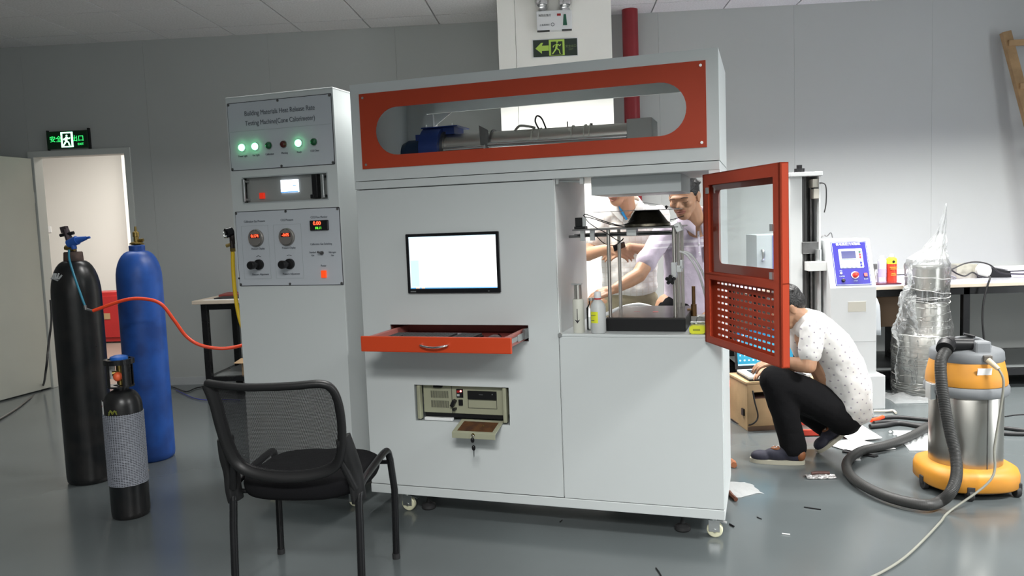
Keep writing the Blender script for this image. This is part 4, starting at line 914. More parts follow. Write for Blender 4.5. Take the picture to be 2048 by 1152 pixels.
# weave of the back: real strands
b = B()
import bisect
ol = spline([V((x, 0, z)) for x, z in outline()], 8)
def span_x(z):
    xs = []
    for p, q in zip(ol, ol[1:]):
        if (p.z-z)*(q.z-z) < 0: xs.append(p.x+(q.x-p.x)*(z-p.z)/(q.z-p.z))
    return (min(xs), max(xs)) if len(xs) > 1 else None
def span_z(x):
    zs = []
    for p, q in zip(ol, ol[1:]):
        if (p.x-x)*(q.x-x) < 0: zs.append(p.z+(q.z-p.z)*(x-p.x)/(q.x-p.x))
    return (min(zs), max(zs)) if len(zs) > 1 else None
def ribbon(P, dv):
    n_ = len(P); b._add([p-dv for p in P]+[p+dv for p in P], [(k, k+1, n_+k+1, n_+k) for k in range(n_-1)])
for j in range(1, 110):
    z = .02+j*.0088; s_ = span_x(z)
    if s_: ribbon([bk(s_[0]+(s_[1]-s_[0])*k/10, z) for k in range(11)], V((0, 0, .00085)))
for j in range(1, 130):
    x = -.26+j*.0038; s_ = span_z(x)
    if s_: ribbon([bk(x, s_[0]+(s_[1]-s_[0])*k/4)+V((0, .0006, 0)) for k in range(5)], V((.0009, 0, 0)))
part('mesh_back', b, mat('black_mesh_thread', (.012, .012, .013), .8, spec=.2), c_, kind='stuff')
for sx in (-1, 1):
    P = B().tube([bk(sx*.221, .42)+V((0, .005, 0)), bk(sx*.232, .22)+V((0, .01, 0)), V((sx*.237, -.20, .52)), V((sx*.24, -.19, .45)), V((sx*.24, -.175, .40))], .031, 10, 5, flat=.42)
    part('back_bracket', P, bpy.data.materials['black_nylon'], c_, smooth=50)
for sx in (-1, 1): part('bracket_arm', B().tube([bk(sx*.2, .2), V((sx*.235, -.2, .455))], .014, 8), bpy.data.materials['black_nylon'], c_, smooth=50)

# ================================================================== right-hand bench
rx0, rx1, ry0, ry1, rz_ = 1.42, 5.4, 6.02, 6.95, .815
t = thing('long_workbench', 'long workbench with pale edge and black steel frame along the back wall, right side', 'workbench', ((rx0+rx1)/2, (ry0+ry1)/2, 0))
part('bench_top', B().box((rx0, ry0, rz_-.03), (rx1, ry1, rz_-.002)), LAM, t, bevel=.003)
part('bench_mat', B().box((rx0, ry0+.004, rz_-.002), (rx1, ry1, rz_)), TABTOP, t)
for x in (rx0+.05, 3.05, 4.6):
    for y in (ry0+.02, ry1-.07): part('leg', B().box((x, y, 0), (x+.05, y+.05, rz_-.03)), BLACKM, t, bevel=.003)
part('frame_rail', B().box((rx0+.05, ry0+.02, rz_-.085), (rx1-.05, ry0+.06, rz_-.03)).box((rx0+.05, ry1-.07, rz_-.085), (rx1-.05, ry1-.03, rz_-.03)), BLACKM, t)
part('shelf_rail', B().box((rx0+.05, ry0+.02, .10), (rx1-.05, ry0+.07, .15)).box((rx0+.05, ry1-.07, .10), (rx1-.05, ry1-.02, .15)), BLACKM, t)
part('low_shelf', B().box((rx0+.05, ry0+.07, .135), (rx1-.05, ry1-.07, .15)), mat('shelf_steel', (.12, .13, .13), .4), t)
single('wall_ledge', B().box((rx0+.2, YW-.03, rz_+.005), (rx1, YW-.001, rz_+.05)), WHITEP, 'white plastic ledge strip along the wall behind the long workbench', 'ledge', bevel=.004)
def can(px_, py_, pw, ph, Yc, prof, m_, nm, lab, cat, extra=None):
    """upright can: profile in units of radius and height"""
    p = ony(px_, py_, Yc); r = pw/F_PX*Yc/2; h = ph/F_PX*Yc
    t = thing(nm, lab, cat, (p.x, Yc, rz_))
    part('body', B().lathe([(a*r, c*h) for a, c in prof], (p.x, Yc, rz_), 26), m_, t, smooth=40)
    return t, p.x, r, h
SPR = [(.95, 0), (1, .01), (1, .80), (.95, .83), (.55, .88), (.5, .885)]
SILV = mat('pale_silver_can', (.62, .60, .70), .3, .3)
t, x, r, h = can(1764, 545, 16, 52, 6.35, SPR, SILV, 'spray_can', 'white and lilac spray can on the long workbench beside the red one', 'spray can')
part('cap', B().lathe([(.5*r, .88*h), (.45*r, .97*h), (.3*r, 1.0*h)], (x, 6.35, rz_), 18), WHITEP, t, smooth=40)
part('label_band', B().lathe([(r*1.01, .2*h), (r*1.01, .5*h)], (x, 6.35, rz_), 26), mat('lilac_print', (.38, .34, .5), .4), t)
t, x, r, h = can(1783, 545, 19, 54, 6.35, SPR, mat('red_can', (.50, .035, .015), .3), 'spray_can', 'red spray can with yellow top on the long workbench', 'spray can')
part('yellow_band', B().lathe([(r*1.01, .66*h), (r*1.01, .80*h), (r*.96, .84*h), (.5*r, .90*h)], (x, 6.35, rz_), 26), YBRIGHT, t, smooth=40)
part('nozzle', B().lathe([(.4*r, .89*h), (.4*r, .96*h), (.2*r, 1.01*h)], (x, 6.35, rz_), 16), WHITEP, t, smooth=40)
part('emblem', B().plate([circ(x, rz_+.735*h, .011, 14)], 6.35-r*1.045, 6.35-r*1.0), BLACK, t)
for q_, w_ in ((.52, .7), (.46, .6), (.30, .4), (.24, .5)): part('label_print', B().box((x-r*w_, 6.35-r*1.03, rz_+q_*h), (x+r*w_, 6.35-r*.7, rz_+(q_+.03)*h)), mat('orange_print', (.7, .25, .03), .5), t)
t, x, r, h = can(1750, 547, 9, 38, 6.35, [(.9, 0), (1, .03), (1, .45), (.5, .6), (.5, .68)], STEEL, 'small_bottle', 'small steel spray bottle at the left of the cans on the long workbench', 'bottle')
part('spray_head', B().box((x-.018, 6.335, rz_+.68*h), (x+.012, 6.365, rz_+.95*h)).box((x-.03, 6.34, rz_+.85*h), (x+.01, 6.36, rz_+.95*h)), STEELD, t, bevel=.002)
single('phone', B().box((2.36, 6.1, rz_+.001), (2.62, 6.24, rz_+.012)), mat('dark_red_gloss', (.08, .02, .03), .15), 'dark glossy tablet lying on the long workbench in front of the cans', 'tablet', bevel=.003)
# clutter right of the wrapped cylinders
p = ony(1935, 550, 6.45)
t = thing('adapter_box', 'silver metal adapter box lying on the long workbench among cables', 'box', (p.x, 6.45, rz_))
part('body', B().box((p.x-.11, 6.40, rz_+.001), (p.x+.05, 6.56, rz_+.115)), mat('adapter_silver', (.45, .43, .36), .35, .6, noise_s=30, noise_a=.2), t, bevel=.003)
part('round_fan', B().cyl((p.x+.085, 6.36, rz_+.062), (p.x+.085, 6.41, rz_+.062), .055, n=28), mat('grey_disc', (.55, .55, .52), .5), t, smooth=40)
p = ony(1988, 543, 6.45)
t = thing('black_device', 'black wedge-shaped device at the right of the silver adapter on the long workbench', 'device', (p.x, 6.45, rz_))
part('body', B().plate([[(p.x-.12, .002), (p.x+.10, .002), (p.x+.09, .05), (p.x-.13, .105)]], 6.38, 6.52, lambda a, c, d: (a, d, rz_+c)), BLACK, t, bevel=.004)
part('top_ridge', B().plate([[(p.x-.11, .099), (p.x+.08, .056), (p.x+.08, .062), (p.x-.11, .107)]], 6.40, 6.50, lambda a, c, d: (a, d, rz_+c)), STEELD, t)
for k, (pp, lab) in enumerate(((((1890, 545), (1905, 538), (1930, 527), (1955, 524), (1980, 530), (2000, 545), (2030, 548), (2070, 548)), 'black cable arching over the silver adapter on the long workbench'),
        (((1888, 548), (1900, 540), (1915, 548), (1930, 552), (1945, 545), (1960, 552), (1990, 556), (2060, 556)), 'black tangled cable lying in front of the silver adapter'),
        (((1886, 555), (1900, 552), (1912, 556), (1900, 560), (1885, 560)), 'short looped cable on the long workbench beside the wrapped cylinders'))):
    single('bench_cable', B().tube([ony(a, c, 6.32+.03*k) for a, c in pp], .006, 6, 6), CABLE if k != 2 else mat('grey_cable', (.25, .25, .27), .5), lab, 'cable', smooth=60)
single('purple_plastic_film', B().plate([[(3.0, 6.08), (3.35, 6.05), (3.55, 6.1), (3.5, 6.25), (3.2, 6.3), (3.02, 6.22)]], 0, .012, lambda a, c, d: (a, c, rz_+.001+d)), clear('lilac_film', (.8, .8, .9), .35, .15, bump=.8, bump_s=15, opac=.25), 'crumpled clear lilac film on the long workbench', 'plastic film')
single('hanging_cord', B().tube([ony(1978, 553, 6.1), ony(1980, 556, 6.0), ony(1974, 575, 5.99), ony(1967, 605, 5.99), ony(1965, 640, 5.99), ony(1968, 680, 5.99), ony(1970, 720, 5.99), ony(1972, 760, 5.99)], .007, 8, 6), CABLE, 'black cord hanging from the front edge of the long workbench', 'cord', smooth=60)
t = thing('brown_carton', 'brown carton under the long workbench behind the control tower', 'box', (2.56, 6.5, .5))
part('body', B().box((2.30, 6.3, .46), (2.78, 6.7, .70)), mat('dim_card', (.20, .13, .08), .7), t, bevel=.003)
for x in (2.30, 2.74): part('carton_stand', B().box((x, 6.32, .15), (x+.04, 6.7, .46)), BLACKM, t)

# grey box seen through the orange door pane
p0, p1, p2 = ony(1513, 470, 6.3), ony(1565, 469, 6.3), ony(1513, 541, 6.3)
t = thing('instrument_box', 'grey and blue instrument box on the long workbench, seen through the door pane', 'instrument', ((p0.x+p1.x)/2, 6.3, rz_))
part('body', B().box((p0.x, 6.3, rz_+.02), (p1.x+.1, 6.65, p0.z)), GREYP, t, bevel=.004)
part('blue_front', B().box((p0.x+.125, 6.292, rz_+.03), (p1.x+.095, 6.3, p0.z-.01)), mat('box_blue', (.10, .16, .42), .4), t)
part('handle', B().tube([(p0.x+.045, 6.3, p0.z-.20), (p0.x+.045, 6.27, p0.z-.19), (p0.x+.045, 6.27, p0.z-.13), (p0.x+.045, 6.3, p0.z-.12)], .012, 8, 4), ZINC, t, smooth=50)
for x in (p0.x+.04, p1.x): part('foot', B().cyl((x, 6.4, rz_), (x, 6.4, rz_+.02), .02, n=12), BLACKR, t)

# ================================================================== tensile tester with control tower
Yc = 5.62
p0, p1 = ony(1583, 345, Yc), ony(1646, 345, Yc); kx0, kx1, kz = p0.x, p1.x, p0.z
t = thing('tensile_tester', 'tall white twin-screw testing column with steel guide rods, behind the crouching man', 'testing machine', ((kx0+kx1)/2, Yc+.15, 0))
part('machine_base', B().box((kx0-.30, Yc-.05, 0), (kx1+.06, Yc+.38, .46)), WHITE2, t, bevel=.008)
part('column_cover', B().box((kx0, Yc+.04, .46), (kx0+.085, Yc+.30, kz-.02)).box((kx0, Yc+.26, .46), (kx1-.012, Yc+.30, kz-.02)), mat('column_grey_white', (.55, .57, .57), .4), t, bevel=.003)
part('side_cover', B().box((kx1-.022, Yc+.02, .46), (kx1-.010, Yc+.27, kz-.02)), mat('column_edge', (.6, .62, .62), .4), t)
part('top_beam', B().box((kx0-.01, Yc-.0, kz-.03), (kx1, Yc+.31, kz)), WHITE2, t, bevel=.004)
part('top_knob', B().cyl((kx0+.085, Yc+.1, kz), (kx0+.085, Yc+.1, kz+.03), .036, n=20).cyl((kx0+.085, Yc+.1, kz+.03), (kx0+.085, Yc+.1, kz+.055), .020, n=6), BLACK, t, smooth=40)
part('screw_cover', B().box((kx0+.087, Yc+.05, .46), (kx0+.10, Yc+.24, kz-.03)).cyl((kx0+.120, Yc+.10, .46), (kx0+.120, Yc+.10, kz-.03), .020, n=20), mat('dark_screw', (.10, .10, .10), .35, .8), t, smooth=40)
part('guide_rod', B().cyl((kx0+.17, Yc+.12, .46), (kx0+.17, Yc+.12, kz-.1), .014, n=16).cyl((kx0+.205, Yc+.16, .46), (kx0+.205, Yc+.16, kz-.1), .013, n=16), STEELD, t, smooth=40)
part('load_cell', B().box((kx0+.155, Yc+.03, kz-.11), (kx0+.205, Yc+.12, kz-.05)).box((kx0+.160, Yc+.02, kz-.19), (kx0+.20, Yc+.10, kz-.12)), mat('cell_cream', (.5, .48, .42), .4), t, bevel=.004)
part('cell_wire', B().tube([(kx0+.20, Yc+.02, kz-.08), (kx0+.235, Yc-.0, kz-.10), (kx0+.238, Yc-.0, kz-.22), (kx0+.225, Yc, kz-.29)], .004, 6, 6), BLACK, t, smooth=60)
q = ony(1625, 505, Yc)
part('crosshead', B().box((kx0+.08, Yc+.03, q.z-.01), (kx1-.02, Yc+.2, q.z+.075)), STEELD, t, bevel=.004)
part('moving_jaw', B().box((kx0+.10, Yc-.05, q.z-.13), (kx1+.01, Yc+.06, q.z-.065)), mat('jaw_white', (.62, .63, .62), .35), t, bevel=.004)
part('jaw_pin', B().cyl((kx0+.185, Yc-.0, q.z-.065), (kx0+.185, Yc-.0, q.z+.02), .022, n=18), ZINC, t, smooth=40)
# control tower
Yk = 5.50
a0, a1 = ony(1661, 578, Yk), ony(1753, 572, Yk)
cx0, cx1 = a0.x, a1.x; zt = ony(1700, 478, Yk+.12).z; zm = (a0.z+a1.z)/2
t = thing('control_tower', 'white control pedestal with sloping blue keypad panel, beside the testing column', 'control panel', ((cx0+cx1)/2, Yk+.17, 0))
prof = [(Yk, .10), (Yk+.36, .10), (Yk+.36, zt), (Yk+.12, zt), (Yk, zm)]
part('housing', B().plate([prof], cx0, cx1, lambda a, c, d: (d, a, c)), WHITE2, t, bevel=.006)
part('foot_box', B().box((cx0+.02, Yk-.02, 0), (cx1+.055, Yk+.38, .24)), WHITE2, t, bevel=.006)
part('door_seam', B().box((cx0+.004, Yk-.001, .478), (cx1-.004, Yk+.001, .482)), SEAM, t)
part('maker_plate', B().box((cx0+.12, Yk-.003, zm-.17), (cx0+.24, Yk, zm-.10)), mat('maker_plate_beige', (.50, .48, .42), .4, .3), t)
# sloping panel frame: local axes a (across), c (up the slope)
sl = V((0, .12, zt-zm)); L_ = sl.length; sl.normalize(); nr = V((0, -sl.z, sl.y))
def sp_(a, c, d): return V((cx0+a*AS, Yk, zm)) + sl*c + nr*d
SR = Matrix(((1, 0, 0), (0, sl.y, nr.y), (0, sl.z, nr.z)))
wv = .355; AS = (cx1-cx0)/.355
kp = part('blue_panel', B().plate([rect(.045, .015, wv-.035, L_-.02)], .001, .003, sp_), PURPLE, t)
part('panel_border', B().plate([rect(.049, .019, wv-.039, L_-.024), rect(.052, .022, wv-.042, L_-.027)], .003, .0036, sp_), LBLUE, kp)
part('keypad_field', B().plate([rect(.095, .140, wv-.075, .282, .008, 3)], .003, .0045, sp_), LBLUE, kp)
lc = part('lcd_frame', B().plate([rect(.108, .205, .232, .270)], .0045, .007, sp_), mat('lcd_frame_grey', (.35, .38, .45), .4), kp)
part('lcd', B().plate([rect(.115, .211, .225, .264)], .007, .008, sp_), mat('lcd_dark_blue', (.02, .025, .12), .2), lc)
b = B()
for j in range(3):
    for i in range(4): b.plate([rect(.105+i*.034, .148+j*.018, .129+i*.034, .161+j*.018, .006, 3)], .0045, .008, sp_)
part('white_keys', b, WHITEP, kp)
for j, mm in enumerate((GREENDK, REDB, REDB, LBLUE, PURPLE, PURPLE)):
    part('soft_key', B().plate([rect(.252, .150+(5-j)*.020, .266, .163+(5-j)*.020, .004, 2)], .0045, .008, sp_), mm, kp)
es = part('emergency_stop', B().lathe([(.020, 0), (.020, .006), (.010, .008), (.010, .014), (.018, .018), (.019, .026), (.013, .030)], sp_(.20, .088, .003), 28, SR), mat('stop_red', (.55, .03, .02), .35), kp, smooth=40)
part('stop_ring', B().lathe([(.026, 0), (.026, .003), (.020, .004)], sp_(.20, .088, .003), 28, SR), WHITEP, es)
part('red_button', B().plate([rect(.270, .076, .295, .100, .003, 2)], .003, .010, sp_), mat('red_square_button', (.4, .03, .03), .3), kp)
part('selector', B().lathe([(.012, 0), (.012, .01), (.008, .012)], sp_(.105, .052, .003), 18, SR), BLACK, kp)
part('small_socket', B().lathe([(.008, 0), (.008, .004)], sp_(.095, .105, .003), 14, SR), WHITEP, kp)
text('title_lettering', '微电脑拉力试验机', kp, sp_(wv/2, L_-.040, .0038), .021, WHITEP, rot=SR)
for s, a, c in (('POWER', .10, .082), ('STOP', .20, .046), ('RESET', .283, .058), ('USB', .095, .122)): text('caption', s, kp, sp_(a, c, .0035), .011, LBLUE, rot=SR)
single('wire_scrap', B().tube([(cx0+.01, Yk+.25, zt+.005), (cx0+.04, Yk+.25, zt+.03), (cx0+.06, Yk+.25, zt+.02), (cx0+.09, Yk+.25, zt+.045), (cx0+.10, Yk+.25, zt+.01)], .004, 6, 5), STEELD, 'bent wire lying on top of the white control pedestal', 'wire', smooth=60)
# grey chair back behind it
p = ony(1760, 700, 5.75)
t = thing('grey_plastic_chair', 'light grey plastic chair, mostly hidden behind the white control pedestal', 'chair', (p.x-.1, 5.95, 0))
b = B(); vs = []; n = 12; rows_ = 8
for j in range(rows_+1):
    z = .46+.36*j/rows_ - .0; w_ = .22*math.sqrt(max(0, 1-max(0, (j-4)/4.6)**2.4))
    for k in range(n+1):
        x = -w_+2*w_*k/n; vs.append((p.x-.16+x, 5.93+.05*(x/.22)**2*(-1)+.03*j/rows_, z))
b._add(vs, [(j*(n+1)+k, j*(n+1)+k+1, (j+1)*(n+1)+k+1, (j+1)*(n+1)+k) for j in range(rows_) for k in range(n)])
o = part('backrest', b, mat('pale_grey_plastic', (.36, .38, .40), .45), t, smooth=60); md = o.modifiers.new('s', 'SOLIDIFY'); md.thickness = .012
part('seat', B().box((p.x-.38, 5.93, .42), (p.x+.05, 6.30, .45)), bpy.data.materials['pale_grey_plastic'], t, bevel=.01)
for x in (p.x-.36, p.x+.02):
    for y in (5.95, 6.26): part('leg', B().cyl((x, y, 0), (x, y, .42), .013, n=12), ZINC, t, smooth=40)

# ================================================================== film-wrapped stainless cylinders
wx, wy = 2.715, 5.90
t = thing('wrapped_cylinders', 'stack of stainless steel cylinders wrapped in clear plastic film, before the long workbench', 'wrapped parts', (wx, wy, 0))
part('lower_drum', B().lathe([(.17, .004), (.175, .01), (.175, .46), (.17, .47), (.165, .47)], (wx-.04, wy, 0), 40), STEEL, t, smooth=40)
part('drum_rim', B().lathe([(.182, 0), (.182, .02), (.176, .024)], (wx-.04, wy, 0), 40), STEELD, t, smooth=40)
part('middle_drum', B().lathe([(.136, .47), (.136, .69), (.132, .70), (.128, .70)], (wx+.0, wy, 0), 40), STEEL, t, smooth=40)
part('spindle', B().cyl((wx, wy, .70), (wx, wy, .80), .012, n=12).cyl((wx-.05, wy, .70), (wx-.05, wy, .8), .03, n=14).cyl((wx+.06, wy, .7), (wx+.06, wy, .80), .02, n=14), STEELD, t, smooth=40)
part('upper_drum', B().lathe([(.118, .79), (.120, .80), (.120, .965), (.115, .97), (.05, .975)], (wx+.0, wy, 0), 36), STEEL, t, smooth=40)
def film(name, ctrl, seed, m_, n=44, rows=60, amp=.022, closed=True):
    """crumpled sleeve around an axis; ctrl: z -> (cx, cy, r)"""
    b = B(); vs = []
    for j in range(rows+1):
        q = j/rows; cxx, cyy, r, z = ctrl(q)
        for k in range(n):
            a = 2*PI*k/n
            s = noise.noise(V((math.cos(a)*2.2+seed, math.sin(a)*2.2, z*5)))+.6*noise.noise(V((math.cos(a)*6+seed, math.sin(a)*6, z*9)))+.22*noise.noise(V((math.cos(a)*14+seed, math.sin(a)*14, z*46)))
            rr = r+amp*s*min(1, r/.06)
            vs.append((cxx+rr*math.cos(a), cyy+rr*math.sin(a), z+.01*s))
    b._add(vs, [(j*n+k, j*n+(k+1) % n, (j+1)*n+(k+1) % n, (j+1)*n+k) for j in range(rows) for k in range(n)])
    return b
FILM = clear('stretch_film', (.96, .97, .97), .34, .16, bump=1.0, bump_s=9, opac=.07, mscale=(1, 1, .35))
FILM2 = clear('loose_film', (.97, .98, .98), .26, .2, bump=1.0, bump_s=7, opac=.26)
def lerp(tab, z):
    for (z0_, v0), (z1_, v1) in zip(tab, tab[1:]):
        if z <= z1_: q = (z-z0_)/(z1_-z0_); return [a+(c-a)*q for a, c in zip(v0, v1)]
    return list(tab[-1][1])
T1 = [(0.0, (-.04, 0, .205)), (.45, (-.035, 0, .20)), (.55, (0, 0, .165)), (.80, (0, 0, .145)), (.98, (.0, 0, .15)), (1.05, (.03, 0, .09)), (1.13, (.09, 0, .035)), (1.40, (.135, 0, .005))]
def ctl1(q): z = .01+q*1.40; a = lerp(T1, z); return wx+a[0], wy+a[1], a[2], z
fo = part('wrap_film', film('f', ctl1, 3, FILM, n=84, rows=170, amp=.013), FILM, t)
FSHEEN = mat('painted_sheen', (.75, .75, .72), .25)
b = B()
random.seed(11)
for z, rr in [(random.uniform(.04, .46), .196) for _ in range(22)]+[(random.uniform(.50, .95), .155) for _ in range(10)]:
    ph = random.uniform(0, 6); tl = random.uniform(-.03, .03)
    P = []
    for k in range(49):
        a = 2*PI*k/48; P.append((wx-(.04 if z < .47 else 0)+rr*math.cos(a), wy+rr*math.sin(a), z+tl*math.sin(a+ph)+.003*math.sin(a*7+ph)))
    part('sheen_streak', B().tube(P, .0018, 4), FSHEEN, fo, smooth=180)  # thin pale tubes stand in for streaky highlights on the film
# loose sheet hanging off the left side
b = B(); vs = []; nr_, nc_ = 90, 30
for j in range(nr_+1):
    z = .12+.86*j/nr_
    for k in range(nc_+1):
        q = k/nc_
        sx_ = wx-.13-.13*q*(1.25-.5*abs(z-.55)/.5)*(1+.35*noise.noise(V((z*6, q, 1))))
        if z > .85: sx_ = wx-.13-.07*q
        s = noise.noise(V((q*3, z*7, 5)))
        vs.append((sx_+.03*s+.012*noise.noise(V((q*14, z*40, 2))), wy-.10-.06*math.sin(q*5+z*4)+.04*s+.02*noise.noise(V((q*12, z*30, 9))), z-.05*q))
b._add(vs, [(j*(nc_+1)+k, j*(nc_+1)+k+1, (j+1)*(nc_+1)+k+1, (j+1)*(nc_+1)+k) for j in range(nr_) for k in range(nc_)])
part('loose_film_sheet', b, FILM2, t)
# twisted peak
T2 = [(.95, (.0, 0, .14)), (1.02, (-.0, 0, .135)), (1.08, (.05, 0, .075)), (1.20, (.10, 0, .03)), (1.42, (.135, 0, .004))]
def ctl2(q): z = .95+q*.47; a = lerp(T2, z); return wx+a[0], wy+a[1], a[2], z
part('film_peak', film('f', ctl2, 9, FILM2, n=40, rows=60, amp=.02), FILM2, t)
# film puddle on the floor
b = B(); vs = []
for j in range(19):
    for k in range(25):
        x, y = -.32+.30*k/24*1.0, -.28+.34*j/18
        h = .03+.035*noise.noise(V((x*14, y*14, 2))); e = min(j, 18-j, k, 24-k)/4; h *= min(1, e)
        vs.append((wx-.02+x+.02*noise.noise(V((x*9, y*9, 7))), wy+y, max(.003, h)))
b._add(vs, [(j*25+k, j*25+k+1, (j+1)*25+k+1, (j+1)*25+k) for j in range(18) for k in range(24)])
single('film_scrap', b, FILM2, 'crumpled clear film on the floor at the foot of the wrapped cylinders', 'plastic film', smooth=180)

# ================================================================== vacuum cleaner
vx, vy = 1.985, 3.90
t = thing('vacuum_cleaner', 'orange and steel industrial wet-dry vacuum cleaner on castors, right foreground', 'vacuum cleaner', (vx, vy, 0))
part('steel_tank', B().lathe([(.150, .085), (.158, .09), (.163, .10), (.163, .48), (.160, .485)], (vx, vy, 0), 56), mat('tank_steel', (.44, .43, .40), .3, 1, bump=.05, bump_s=14, aniso=(1, 1, .05)), t, smooth=40)
part('tank_seam', B().box((vx+.02, vy-.1640, .10), (vx+.023, vy-.161, .48)), STEELD, t)
# base: rounded tray
n = 56; b = B(); vs = []
def tray(s, z): return [(vx+.0+ (.218*s)*math.copysign(abs(math.cos(2*PI*k/n))**.75, math.cos(2*PI*k/n)), vy+(.215*s)*math.copysign(abs(math.sin(2*PI*k/n))**.75, math.sin(2*PI*k/n)), z) for k in range(n)]
R4 = [tray(.95, .035), tray(1.0, .045), tray(1.0, .10), tray(.96, .125), tray(.80, .14), tray(.6, .142)]
for r_ in R4: vs += r_
b._add(vs, [(i*n+k, i*n+(k+1) % n, (i+1)*n+(k+1) % n, (i+1)*n+k) for i in range(5) for k in range(n)]+[tuple(range(n-1, -1, -1)), tuple(range(5*n, 6*n))])
part('base_tray', b, VACY, t, smooth=50)
for ax_, ay_ in ((vx+.165, vy-.15), (vx-.075, vy-.195), (vx-.205, vy-.02), (vx+.16, vy+.15), (vx-.10, vy+.17)):
    w_ = part('castor', B().cyl((ax_-.012, ay_, .028), (ax_+.012, ay_, .028), .028, n=20).box((ax_-.018, ay_-.018, .03), (ax_+.018, ay_+.018, .07)), BLACKR, t, smooth=40, bevel=.003)
part('rubber_bumper', B().lathe([(.130, .03), (.20, .03), (.20, .038), (.13, .038)], (vx, vy, 0), 40), BLACKR, t)
part('lower_ring', B().lathe([(.163, .478), (.178, .482), (.187, .495), (.187, .52), (.181, .532), (.163, .535)], (vx, vy, 0), 56), VACG, t, smooth=40)
part('orange_head', B().lathe([(.178, .535), (.180, .542), (.176, .58), (.163, .64), (.159, .652)], (vx, vy, 0), 56), VACY, t, smooth=40)
part('lid', B().lathe([(.160, .648), (.164, .655), (.161, .690), (.154, .700), (.09, .722), (.04, .730), (.01, .731)], (vx, vy, 0), 56), VACG, t, smooth=40)
part('carry_handle', B().tube([(vx-.095, vy-.03, .715), (vx-.08, vy-.03, .745), (vx-.03, vy-.04, .755), (vx+.03, vy-.06, .748), (vx+.05, vy-.11, .72)], .018, 10, 6, flat=.7), VACG, t, smooth=60)
part('hose_elbow', B().cyl((vx-.13, vy-.09, .738), (vx-.02, vy-.10, .735), .028, n=20), BLACK, t, smooth=40)
part('switch_block', B().box((vx-.03, vy-.145, .69), (vx+.045, vy-.08, .755)), VACG, t, bevel=.01)
part('switch', B().box((vx-.045, vy-.08, .77), (vx+.005, vy-.05, .78), Euler((0, .25, -.3)).to_matrix()), BLACK, t, bevel=.003)
part('cord_socket', B().box((vx-.005, vy-.172, .662), (vx+.035, vy-.14, .692)), mat('socket_dark', (.1, .09, .08), .4), t, bevel=.003)
part('cord_plug', B().cyl((vx+.012, vy-.172, .672), (vx+.038, vy-.215, .636), .014, .010, n=14), mat('ivory_plug', (.55, .46, .33), .4), t, smooth=40)
part('rating_label', B().box((vx-.035, vy-.1745, .60), (vx+.03, vy-.1705, .632), Euler((.2, 0, 0)).to_matrix()), PAPER, t)
part('hose_coupling', B().cyl((vx-.10, vy-.06, .735), (vx-.155, vy-.12, .74), .036, n=20).cyl((vx-.155, vy-.12, .74), (vx-.175, vy-.15, .725), .038, n=20), BLACK, t, smooth=40)
part('tank_clip', B().box((vx-.195, vy-.06, .46), (vx-.17, vy-.0, .54)), ZINC, t, bevel=.003)
# corrugated hose
hp = [V((vx-.10, vy-.07, .742)), ony(1893, 701, 3.76), ony(1882, 722, 3.71), ony(1883, 765, 3.685), ony(1890, 815, 3.68), ony(1900, 865, 3.675), ony(1911, 910, 3.66), ony(1913, 950, 3.62), ony(1902, 983, 3.58), onz(1880, 1003, .04), onz(1850, 1010, .035), onz(1790, 998, .033), onz(1738, 977, .033), onz(1702, 952, .033), onz(1694, 925, .033), onz(1722, 902, .033), onz(1772, 890, .033), onz(1820, 873, .033), onz(1862, 850, .04), onz(1885, 838, .04)]
N_ = 1
P = spline([V(p) for p in hp], 60)
b = B(); 
b.tube(P, lambda q: .0255+(.0011 if q < .42 else .0002)*math.sin(q*len(P)*PI/2), 14)
single('vacuum_hose', b, mat('hose_grey_black', (.028, .028, .027), .5), 'thick dark corrugated vacuum hose looping over the floor beside the vacuum cleaner', 'hose', smooth=70)
single('power_cord', B().tube([V((vx+.038, vy-.215, .636)), V((vx+.050, vy-.235, .58)), V((vx+.035, vy-.24, .45)), V((vx+.0, vy-.26, .28)), V((vx-.035, vy-.30, .14)), onz(1900, 1022, .012), onz(1880, 1045, .008), onz(1845, 1082, .008), onz(1808, 1116, .008), onz(1768, 1142, .008), onz(1720, 1165, .008)], .0055, 8, 8), mat('grey_cord', (.20, .20, .17), .5), 'thin beige power cord falling from the vacuum cleaner plug to the floor', 'cord', smooth=60)

# ================================================================== laptop on a wooden crate
g0 = onz(1495, 862); g1 = onz(1465, 850); 
dx_ = (onz(1550, 858.5)-g0).normalized(); dy_ = V((-dx_.y, dx_.x, 0))
ca = math.atan2(dx_.y, dx_.x)
t = thing('wooden_crate', 'plywood crate with an open top slot, carrying the laptop, right of the machine', 'crate', tuple(g0), 'l', rz=ca)
part('crate_body', B().plate([rect(0, 0, .46, .31), rect(.04, .205, .42, .25)], 0, .02).box((0, .02, 0), (.02, .30, .31)).box((.44, .02, 0), (.46, .30, .31)).box((.02, .28, 0), (.44, .30, .31)), PLY, t, bevel=.002)
part('crate_base', B().box((-.0, -.012, 0), (.47, .0, .028)), mat('dark_batten', (.13, .08, .05), .6), t)
part('crate_top', B().box((-.01, -.01, .31), (.47, .31, .322)), PLY, t)
part('latch_block', B().box((-.012, .04, .09), (-.0, .075, .135)), BLACK, t, bevel=.002)
part('slot_shadow', B().box((.03, .02, .2), (.43, .12, .212)), mat('slot_shade_brown', (.05, .02, .015), .6), t)  # dark sheet inside the slot, its colour stands for the shade there
single('red_toolbox', B().box((.98, 5.35, 0), (1.24, 5.6, .20)).box((1.0, 5.34, .20), (1.22, 5.58, .215)), REDB if False else mat('bright_red_plastic', (.7, .03, .02), .4), 'bright red plastic box on the floor behind the crate', 'box', bevel=.006)
